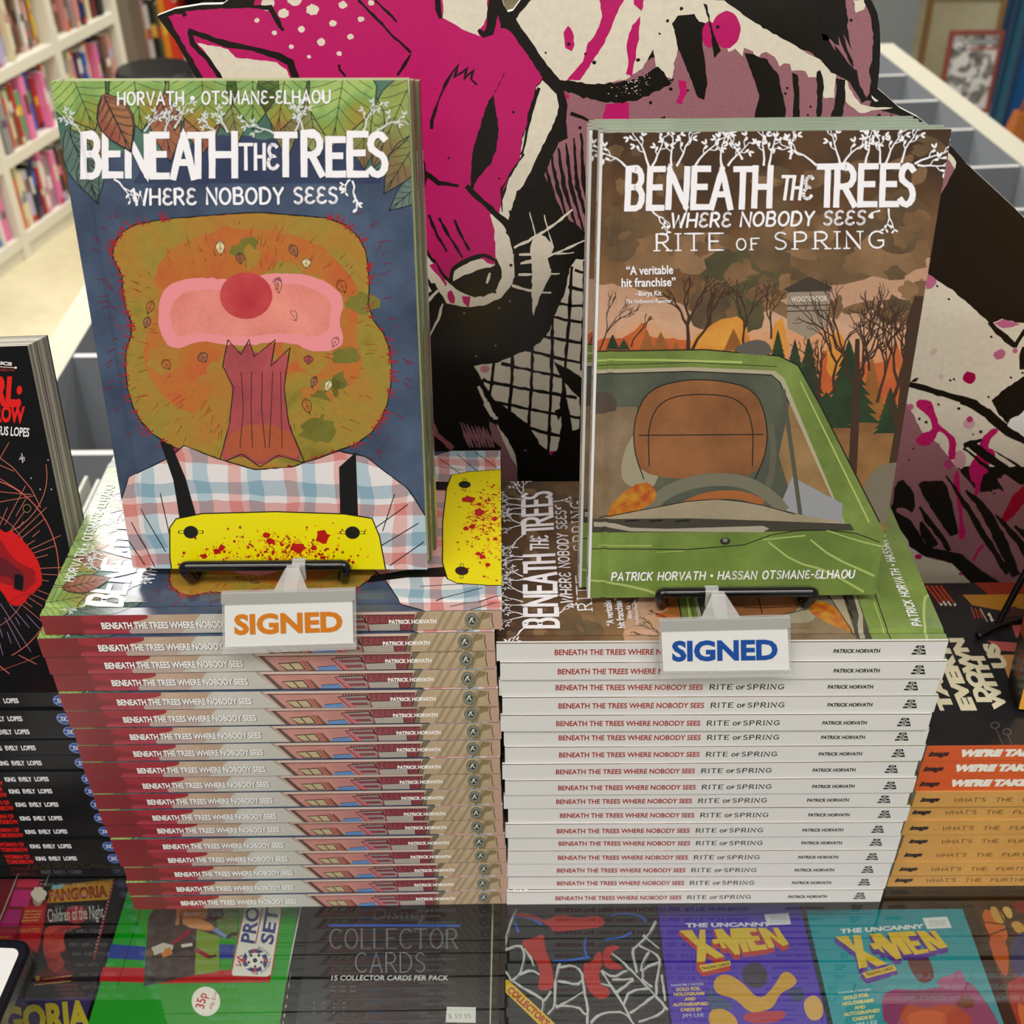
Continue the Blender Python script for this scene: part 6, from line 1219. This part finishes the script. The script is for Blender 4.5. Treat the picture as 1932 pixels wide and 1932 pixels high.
# black box with white web lines
A = Art(bw, 7); zw = Z(940, 1690, 6.04); WEB = mat(0xb4b4b2, .3); A.poly([(900, 1600), (1300, 1600), (1320, 1990), (900, 1990)], mat(0x1c1c1e, .2), .2)
for P in (zw((210, 150), (100, 400), (70, 620), (20, 660), (20, 800), (110, 900), (150, 970)), zw((70, 620), (250, 560), (300, 640), (280, 780), (240, 900), (150, 970)), zw((240, 900), (380, 840), (490, 920)), zw((300, 600), (380, 720), (400, 800)), zw((150, 970), (330, 1080), (460, 1150), (520, 1200), (490, 1340)), zw((600, 1090), (520, 1200)), zw((700, 770), (660, 900), (640, 1100), (650, 1260), (560, 1350)), zw((700, 820), (850, 790), (950, 860), (970, 1000), (980, 1090)), zw((680, 970), (900, 1020), (960, 960)), zw((650, 1260), (900, 1260), (1000, 1360)), zw((660, 1280), (980, 1090)), zw((980, 1090), (1020, 1250), (1010, 1461)), zw((1270, 640), (1400, 740), (1560, 900), (1800, 1150), (1930, 1300)), zw((1590, 560), (1520, 620), (1560, 780), (1580, 880)), zw((1590, 560), (1720, 620), (1840, 700), (1840, 800)), zw((1840, 760), (1650, 820), (1640, 960)), zw((1720, 640), (1640, 760), (1620, 860)), zw((1800, 290), (1700, 470), (1590, 560)), zw((1650, 450), (1830, 600)), zw((1470, 850), (1300, 940), (1180, 850)), zw((1180, 850), (1250, 980), (1350, 1120), (1420, 1240), (1500, 1400), (1540, 1461)), zw((1130, 990), (1280, 1030)), zw((1300, 960), (1540, 950)), zw((1350, 1100), (1540, 960)), zw((1420, 1240), (1500, 1080), (1720, 1060)), zw((1780, 1140), (1500, 1340)), zw((1050, 1450), (1150, 1350), (1300, 1320), (1420, 1330), (1500, 1400)), zw((1840, 780), (1800, 960), (1800, 1140)), zw((1800, 1150), (1900, 1250), (1880, 1340), (1600, 1440)), zw((1640, 960), (1750, 1040)), zw((1860, 900), (1900, 1200))):
    A.line(P, 4, WEB, 1.2, rough=1.1, step=8, smooth=1); A.line([(x+3, y+2) for x, y in P], 1.2, mat(0x6c6c6a, .3), 1.1, smooth=1, rough=.5)
RDB = mat(0xa42420, .3); BLB = mat(0x1c58b8, .3)
for P in (zw((160, 230), (260, 180), (420, 230), (540, 290), (700, 200), (900, 260), (1120, 220), (1230, 280), (1180, 360), (980, 380), (820, 400), (640, 420), (560, 330), (400, 260)), zw((250, 510), (400, 490), (520, 420), (530, 600), (600, 760), (640, 1000), (600, 1080), (440, 1080), (480, 900), (440, 760), (330, 640)), zw((960, 760), (1060, 770), (1140, 620), (1200, 700), (1130, 980), (1300, 1090), (1200, 1200), (1060, 1130), (990, 1000)), zw((1200, 600), (1320, 560), (1400, 590), (1300, 640), (1260, 720), (1400, 800), (1440, 840), (1240, 840), (1190, 760))): A.poly(P, RDB, 1.5, smooth=1)
for P in (zw((170, 260), (230, 230), (380, 260), (500, 330)), zw((1270, 230), (1400, 200), (1600, 220), (1690, 290)), zw((620, 740), (800, 740), (1040, 700)), zw((1210, 500), (1400, 480), (1520, 420)), zw((190, 300), (230, 420)), zw((1000, 480), (980, 580), (1010, 720))): A.line(P, 5, BLB, 1.4, taper=(.5, 1), smooth=1)
A.poly(zw((65, 960), (110, 960), (650, 1461), (470, 1475), (60, 1080)), mat(0xc8a828, .3), 2); A.bt("COLLECTOR'S", zw((95, 1085))[0], zw((545, 1500))[0], 13, mat(0xa02818), 2.3, bold=.05)
cardbox('black card box with white web lines and yellow corner band in the case', [(956, 1640), (1232, 1640), (1268, 1960), (954, 1960)], mat(0x1c1c1e, .2), A)
# purple and teal trading card boxes
def xbox(label, quad, base, edge, zz, logo, dx, blob, stick, extra):
    A = Art(bw, 5); A.poly([(quad[0][0]-60, quad[0][1]-60), (quad[1][0]+60, quad[1][1]-60), (quad[2][0]+80, quad[2][1]+60), (quad[3][0]-60, quad[3][1]+60)], base, .2)
    extra(A, zz)
    cardbox(label, quad, base, A)
YL = mat(0xc8a830, .25)
def logo(A, zz, pts, dep, m):
    L = {'X': pts[0]}
    for P in pts:
        for i in range(len(P)):
            a, b_ = P[i-1], P[i]; A.poly(zz(a, b_, (b_[0]+dep[0], b_[1]+dep[1]), (a[0]+dep[0], a[1]+dep[1])), m, 2)
        A.poly([(x, y) for x, y in zz(*P)], YL, 2.4)
def small(A, zz, L0, c1, c2):
    for t, x0, y0, x1, y1, h in L0[:1]: A.bt(t, zz((x0, y0))[0], zz((x1, y1))[0], h, c1, 2, bold=.01)
    for t, x0, y0, x1, y1, h in L0[1:]: A.bt(t, zz((x0, y0))[0], zz((x1, y1))[0], h, c2, 2, bold=.05)
zx = Z(1230, 1690, 5.222); PUR = mat(0x42249c, .25)
def ex1(A, zz):
    A.bt('THE UNCANNY', zz((330, 312))[0], zz((1180, 300))[0], 7.5, mat(0xc8c4d4), 2, bold=.05)
    logo(A, zz, [[(270, 345), (395, 340), (460, 440), (470, 335), (525, 335), (530, 470), (720, 600), (630, 620), (535, 560), (525, 650), (440, 660), (445, 500)], [(590, 435), (650, 425), (665, 470), (610, 482)], [(610, 335), (690, 325), (780, 420), (770, 325), (870, 320), (965, 550), (900, 560), (850, 450), (870, 580), (820, 585), (690, 440), (740, 520), (690, 520)], [(860, 320), (1020, 318), (1040, 355), (960, 360), (985, 400), (1050, 395), (1070, 440), (1000, 445), (1030, 490), (1120, 480), (1140, 530), (980, 550)], [(1040, 318), (1120, 318), (1240, 420), (1190, 316), (1240, 316), (1350, 480), (1290, 500), (1160, 400), (1210, 510), (1150, 520)]], (-4, 48), mat(0xa82c28, .25))
    A.poly(zz((460, 690), (770, 640), (775, 690), (500, 755)), YL, 2.5); A.poly(zz((460, 690), (500, 755), (775, 690), (780, 735), (500, 800), (430, 720)), mat(0xa82c28, .25), 2.45); A.bt('TRADING CARDS', zz((490, 735))[0], zz((765, 685))[0], 5.5, INK, 2.7, bold=.03)
    for P, m in (([(600, 830), (720, 760), (880, 840), (1060, 1040), (1200, 900), (1300, 720), (1440, 820), (1400, 900), (1260, 960), (1200, 1100), (1100, 1140), (960, 1160), (820, 1010), (620, 970)], mat(0xb88a2c, .25)), ([(560, 1130), (680, 1100), (820, 1180), (860, 1300), (560, 1300)], mat(0xb88a2c, .25)), ([(1480, 1060), (1560, 980), (1640, 990), (1700, 1120), (1660, 1230), (1540, 1230)], mat(0xbc9048, .25)), ([(880, 720), (1000, 640), (1120, 700), (1150, 860), (1020, 930), (900, 860)], mat(0x2a2438, .25)), ([(1300, 940), (1440, 900), (1520, 980), (1440, 1080)], mat(0x2c3858, .25)), ([(900, 1160), (1100, 1140), (1330, 1130), (1300, 1230), (1060, 1270), (900, 1230)], mat(0xa0283c, .25)), ([(570, 900), (620, 980), (760, 1040), (820, 1130), (680, 1110), (560, 1130), (540, 1000)], mat(0x34466c, .25))): A.poly(zz(*P), m, 1.6, smooth=2)
    small(A, zz, [('RANDOMLY PACKED', 190, 895, 510, 880, 4.5), ('GOLD FOIL', 235, 940, 480, 930, 6), ('HOLOGRAMS', 215, 990, 520, 978, 6), ('AND', 320, 1035, 430, 1030, 6), ('AUTOGRAPHED', 205, 1092, 555, 1078, 6), ('CARDS BY', 280, 1140, 495, 1135, 6)], mat(0xb8b4c8), mat(0xc8a860)); A.st('JIM LEE', zz((300, 1198))[0], zz((510, 1190))[0], 7, .9, mat(0xc0bcc8), 2) if 0 else A.bt('JIM LEE', zz((300, 1198))[0], zz((510, 1190))[0], 6, mat(0xc0bcc8), 2)
    A.poly(zz((1105, 185), (1345, 172), (1370, 285), (1135, 295)), mat(0xc4c4c8), 2.8)
    for i in range(3): A.line(zz((1165, 215+i*22), (1315, 208+i*22)), 1.4, mat(0x9a9a9e), 2.9, rough=.5, step=3)
GL['J'] = (.5, [[(.5, 1), (.5, .25)]+arc(.26, .25, .24, .25, 0, -170, 5)])
xbox('purple trading card box with yellow lettering in the case, beside the teal one', [(1238, 1720), (1505, 1706), (1568, 1960), (1268, 1960)], PUR, 0, zx, 0, 0, 0, 0, ex1)
zt_ = Z(1500, 1690, 4.472); TEA = mat(0x0a8490, .25)
def ex2(A, zz):
    A.bt('THE UNCANNY', zz((380, 318))[0], zz((1090, 275))[0], 8, mat(0xd0d4d0), 2, bold=.05)
    logo(A, zz, [[(335, 350), (445, 340), (500, 430), (490, 335), (555, 335), (580, 470), (780, 575), (690, 600), (600, 540), (610, 600), (540, 620), (510, 480)], [(630, 405), (685, 400), (710, 450), (665, 455)], [(630, 325), (720, 318), (820, 410), (780, 312), (860, 308), (990, 490), (920, 500), (850, 400), (900, 530), (850, 540), (720, 420), (760, 490), (720, 470)], [(860, 308), (1000, 300), (1030, 340), (950, 345), (975, 385), (1040, 380), (1060, 420), (1000, 425), (1030, 460), (1120, 450), (1130, 480), (1010, 500)], [(1020, 300), (1090, 298), (1210, 390), (1130, 296), (1180, 296), (1290, 435), (1220, 450), (1120, 380), (1200, 460), (1140, 470)]], (-2, 46), mat(0x4a2484, .25))
    A.poly(zz((565, 655), (830, 585), (860, 630), (600, 700)), YL, 2.5); A.poly(zz((565, 655), (600, 700), (860, 630), (865, 665), (605, 745), (550, 690)), mat(0x4a2484, .25), 2.45); A.bt('TRADING CARDS', zz((600, 682))[0], zz((830, 622))[0], 6, INK, 2.7, bold=.03)
    MG = mat(0x7a2c5c, .25)
    for P, m in (([(740, 830), (860, 780), (1000, 800), (1180, 780), (1450, 700), (1560, 820), (1680, 1000), (1740, 1130), (760, 1130), (730, 940)], MG), ([(1190, 700), (1350, 660), (1390, 610), (1450, 740), (1420, 800), (1220, 780)], mat(0x8c4a74, .25)), ([(930, 460), (1040, 440), (1110, 480), (1190, 680), (1120, 740), (1040, 730), (960, 600)], mat(0x4a1824, .25)), ([(900, 900), (1100, 960), (1290, 900), (1480, 1000), (1500, 1130), (880, 1130)], mat(0x9a3424, .25)), ([(940, 980), (1240, 960), (1300, 1060), (1200, 1130), (960, 1110)], mat(0xb04830, .25)), ([(860, 820), (960, 800), (1200, 800), (1280, 850), (1100, 900), (920, 890)], mat(0x6c3458, .25)), ([(1440, 820), (1530, 900), (1480, 960), (1330, 930)], mat(0x58201c, .25))): A.poly(zz(*P), m, 1.6, smooth=2)
    small(A, zz, [('RANDOMLY PACKED', 365, 832, 640, 800, 4.5), ('GOLD FOIL', 408, 880, 625, 850, 6.5), ('HOLOGRAMS', 400, 930, 665, 895, 6.5), ('AND', 500, 960, 595, 950, 6.5), ('AUTOGRAPHED', 412, 1018, 718, 980, 6.5), ('CARDS BY', 485, 1058, 675, 1035, 6.5)], mat(0xa8c8c8), mat(0xc8c078)); A.bt('JIM LEE', zz((510, 1105))[0], zz((695, 1080))[0], 7, mat(0xc8d4d0), 2)
    A.poly(zz((1073, 190), (1280, 178), (1322, 272), (1115, 284)), mat(0xd0d2d2), 2.8)
    for i in range(3): A.line(zz((1130, 222+i*18), (1275, 212+i*18)), 1.6, mat(0xa4a8a8), 2.9, rough=.5, step=3)
xbox('teal trading card box with yellow lettering in the case', [(1525, 1735), (1795, 1715), (1904, 1960), (1610, 1960)], TEA, 0, zt_, 0, 0, 0, 0, ex2)
# orange box at the right
A = Art(bw, 5); A.poly([(1780, 1640), (2100, 1640), (2150, 1980), (1850, 1980)], mat(0x3a2414, .2), .2)
for P, c in (([(1850, 1715), (1880, 1720), (1905, 1760), (1890, 1790), (1862, 1760)], 0xb8561c), ([(1866, 1712), (1880, 1710), (1898, 1735), (1890, 1745), (1875, 1738)], 0xb88a3c), ([(1888, 1712), (1905, 1710), (1912, 1730), (1902, 1735)], 0xc4a050), ([(1904, 1740), (1925, 1738), (1940, 1760), (1920, 1764)], 0xb88a3c), ([(1862, 1768), (1890, 1760), (1905, 1800), (1900, 1850), (1880, 1820)], 0xa8481c), ([(1905, 1780), (1925, 1756), (1990, 1750), (1990, 1840), (1930, 1850), (1908, 1830)], 0x242c58), ([(1900, 1840), (1990, 1850), (1990, 1960), (1930, 1960), (1905, 1900)], 0x8a1418), ([(1900, 1700), (1990, 1700), (1990, 1740), (1925, 1725)], 0x7a1a18), ([(1915, 1890), (1940, 1900), (1960, 1960), (1935, 1960)], 0xb8561c)): A.poly(P, mat(c, .25), 1.5, smooth=1)
for P in ([(1855, 1740), (1900, 1745), (1932, 1725)], [(1880, 1710), (1895, 1740), (1905, 1770)], [(1865, 1765), (1905, 1750)]): A.line(P, 2.4, INK, 1.7)
cardbox('orange and red patterned box at the right edge of the case', [(1838, 1704), (2100, 1690), (2160, 1960), (1930, 1960)], mat(0x2c2018, .25), A)
# horror magazine card box at the left
A = Art(bw, 5); zh = Z(0, 1620, 6.193); A.poly([(-200, 1560), (330, 1560), (200, 1990), (-260, 1990)], mat(0x100a0c, .15), .2)
A.poly(zh((-300, 240), (480, 240), (560, 550), (500, 950), (420, 1100), (-400, 1100), (-300, 700)), mat(0x640e1c, .25), .8)
for P, c in (([(215, 240), (475, 240), (440, 335), (190, 335)], 0xb02844), ([(170, 365), (380, 365), (330, 560), (110, 560)], 0xa81c64), ([(90, 595), (260, 595), (210, 790), (0, 790)], 0x981a60), ([(-60, 820), (200, 820), (160, 960), (-120, 960)], 0x841428)): A.poly(zh(*P), mat(c, .25), 1)
A.line(zh((215, 175), (60, 560), (-60, 860)), 2, mat(0xa8988c), 1.2); A.line(zh((580, 175), (520, 320)), 1.6, mat(0xa8988c), 1.2)
for i in range(12): A.poly(zh((470-i*4, 250+i*42), (520-i*4, 250+i*42), (515-i*4, 262+i*42), (466-i*4, 262+i*42)), mat(0x8a7068), 1.3) if i < 3 else None
A.dot(*zh((455, 420))[0], 14, mat(0xc4b8a8), 1.4, ry=15, n=18, rough=.12); A.dot(*zh((440, 500))[0], 9, mat(0x8a7c70), 1.35, ry=9)
A.poly(zh((610, 320), (1330, 240), (1270, 480), (550, 520)), mat(0xb07a1c, .25), 1.2); A.poly(zh((615, 315), (740, 300), (720, 350), (600, 360)), mat(0x6aa0a8), 1.3); A.bt('The Future of Fear', zh((745, 330))[0], zh((1310, 268))[0], 5, mat(0x3c2408), 1.6); A.bt('FANGORIA', zh((572, 500))[0], zh((1260, 440))[0], 21, mat(0x6a1c0c), 1.6, bold=.05); A.bt('FANGORIA', zh((578, 494))[0], zh((1256, 436))[0], 18, mat(0x8c3c10), 1.7, bold=.015)
A.poly(zh((545, 540), (1210, 500), (1080, 1400), (560, 1450), (420, 1350)), mat(0x140c10, .2), 1.25); A.poly(zh((280, 560), (560, 545), (440, 1100), (230, 960)), mat(0x9c1418, .25), 1.22)
A.line(zh((1330, 250), (1210, 740), (1100, 1180)), 4.4, mat(0x6a0c18), 1.4)
for i in range(20): A.dot(*zh((1318-i*11, 290+i*42))[0], 1.6, mat(0xb08c8c), 1.5, n=6)
A.dot(*zh((890, 655))[0], 22, mat(0x8c1c20, .3), 1.5, ry=17, n=20); A.bt('Children of the Night', zh((565, 745))[0], zh((1215, 690))[0], 26, mat(0xb8b4ac), 1.8)
FL = wc('print_gore', 0x7c1010, 0xb23c2a, 120, rough=.25)
A.poly(zh((540, 790), (720, 780), (990, 790), (860, 820), (760, 850), (740, 960), (780, 1060), (680, 1120), (760, 1200), (720, 1300), (600, 1340), (500, 1100), (510, 900)), FL, 1.6, smooth=1); A.poly(zh((420, 1360), (560, 1240), (840, 1300), (780, 1440), (400, 1480)), mat(0x5a0a10, .25), 1.5, smooth=1)
for t, x0, y0, x1, y1, h in (('HAUNTED', 235, 868, 470, 858, 8), ('TRICKY', -60, 940, 140, 930, 5)): A.bt(t, zh((x0, y0))[0], zh((x1, y1))[0], h, mat(0xb87828), 1.8)
for i in range(4): A.line(zh((290-i*12, 620+i*36), (500-i*16, 612+i*36)), 2.6, mat(0xb07838), 1.7, rough=.9, step=3)
A.line(zh((500, 1410), (840, 1370)), 2, mat(0xb08040), 1.7, rough=.6, step=3); A.line(zh((400, 1480), (830, 1430)), 2.4, mat(0xb08040), 1.7, rough=.6, step=3); A.dot(*zh((440, 1400))[0], 5, mat(0xb08040), 1.7)
A.poly([(0, 1885), (175, 1882), (140, 1990), (-60, 1990)], mat(0x241a50, .25), 1.2); A.bt('FANGORIA', (-92, 1962), (172, 1938), 52, mat(0xa8981c), 1.8, bold=.05)
for i in range(5): A.line(zh((470+i*8, 165+i*4), (900, 150+i*16)), 1.2, mat(0x2c2a2c), 1.3, rough=.6, step=4)
A.bt('TRADING CARDS', zh((290, 118))[0], zh((1390, 105))[0], 9, mat(0x5c5218), 1.4, bold=.05)
cardbox('black and red horror magazine card box in the case below the black spined stack', [(-160, 1600), (250, 1600), (158, 1960), (-240, 1960)], mat(0x0c090a, .15), A)

# ---------------------------------------------------------------- phone on the glass, lower left
ph0 = hz(62, 1792, .009); ph1 = hz(-2, 1944, .009); a_ = (ph1-ph0); a_.z = 0; a_.normalize(); b_ = Vector((a_.y, -a_.x, 0))
if b_.x > 0: b_ = -b_
ctr = hz(48, 1774, .009); PW, PL_ = .078, .16; rc = .012
corner = ph0-a_*rc*.9
corner = Vector((hz(66, 1774, .009).x, hz(66, 1774, .009).y, 0))
def rrect(w_, l_, r, inset=0):
    P = []
    for cx_, cy_, a0 in ((inset+r, inset+r, 180), (w_-inset-r, inset+r, 270), (w_-inset-r, l_-inset-r, 0), (inset+r, l_-inset-r, 90)):
        P += [(cx_+r*math.cos(R(a0+t)), cy_+r*math.sin(R(a0+t))) for t in range(0, 91, 15)]
    return P
ph = thing('phone', 'phone lying face up on the glass, corner in view beside the horror card box', 'phone', (corner.x, corner.y, 0))
PB = lambda P, z: [Vector((b_.x*u+a_.x*v, b_.y*u+a_.y*v, z)) for u, v in P]
def phs(name, P, z, th, m, side=None): q = MB(); q.slab(PB(P, z)[::-1] if (b_.cross(a_)).z < 0 else PB(P, z), Vector((0, 0, 1)), th, m, side); q.build(name, ph)
phs('frame', rrect(PW, PL_, rc), .0085, .0084, mat(0x0a0a0e, .15), mat(0x9a9aa4, .2, .5, .9)); phs('bezel', rrect(PW, PL_, rc-.002, .0022), .0089, .0003, mat(0x14121c, .1)); phs('screen', rrect(PW, PL_, .006, .007), .0091, .0002, mat(0xf4f4f4, .12, k=1.3))  # screen coloured white in place of ceiling light reflected in it
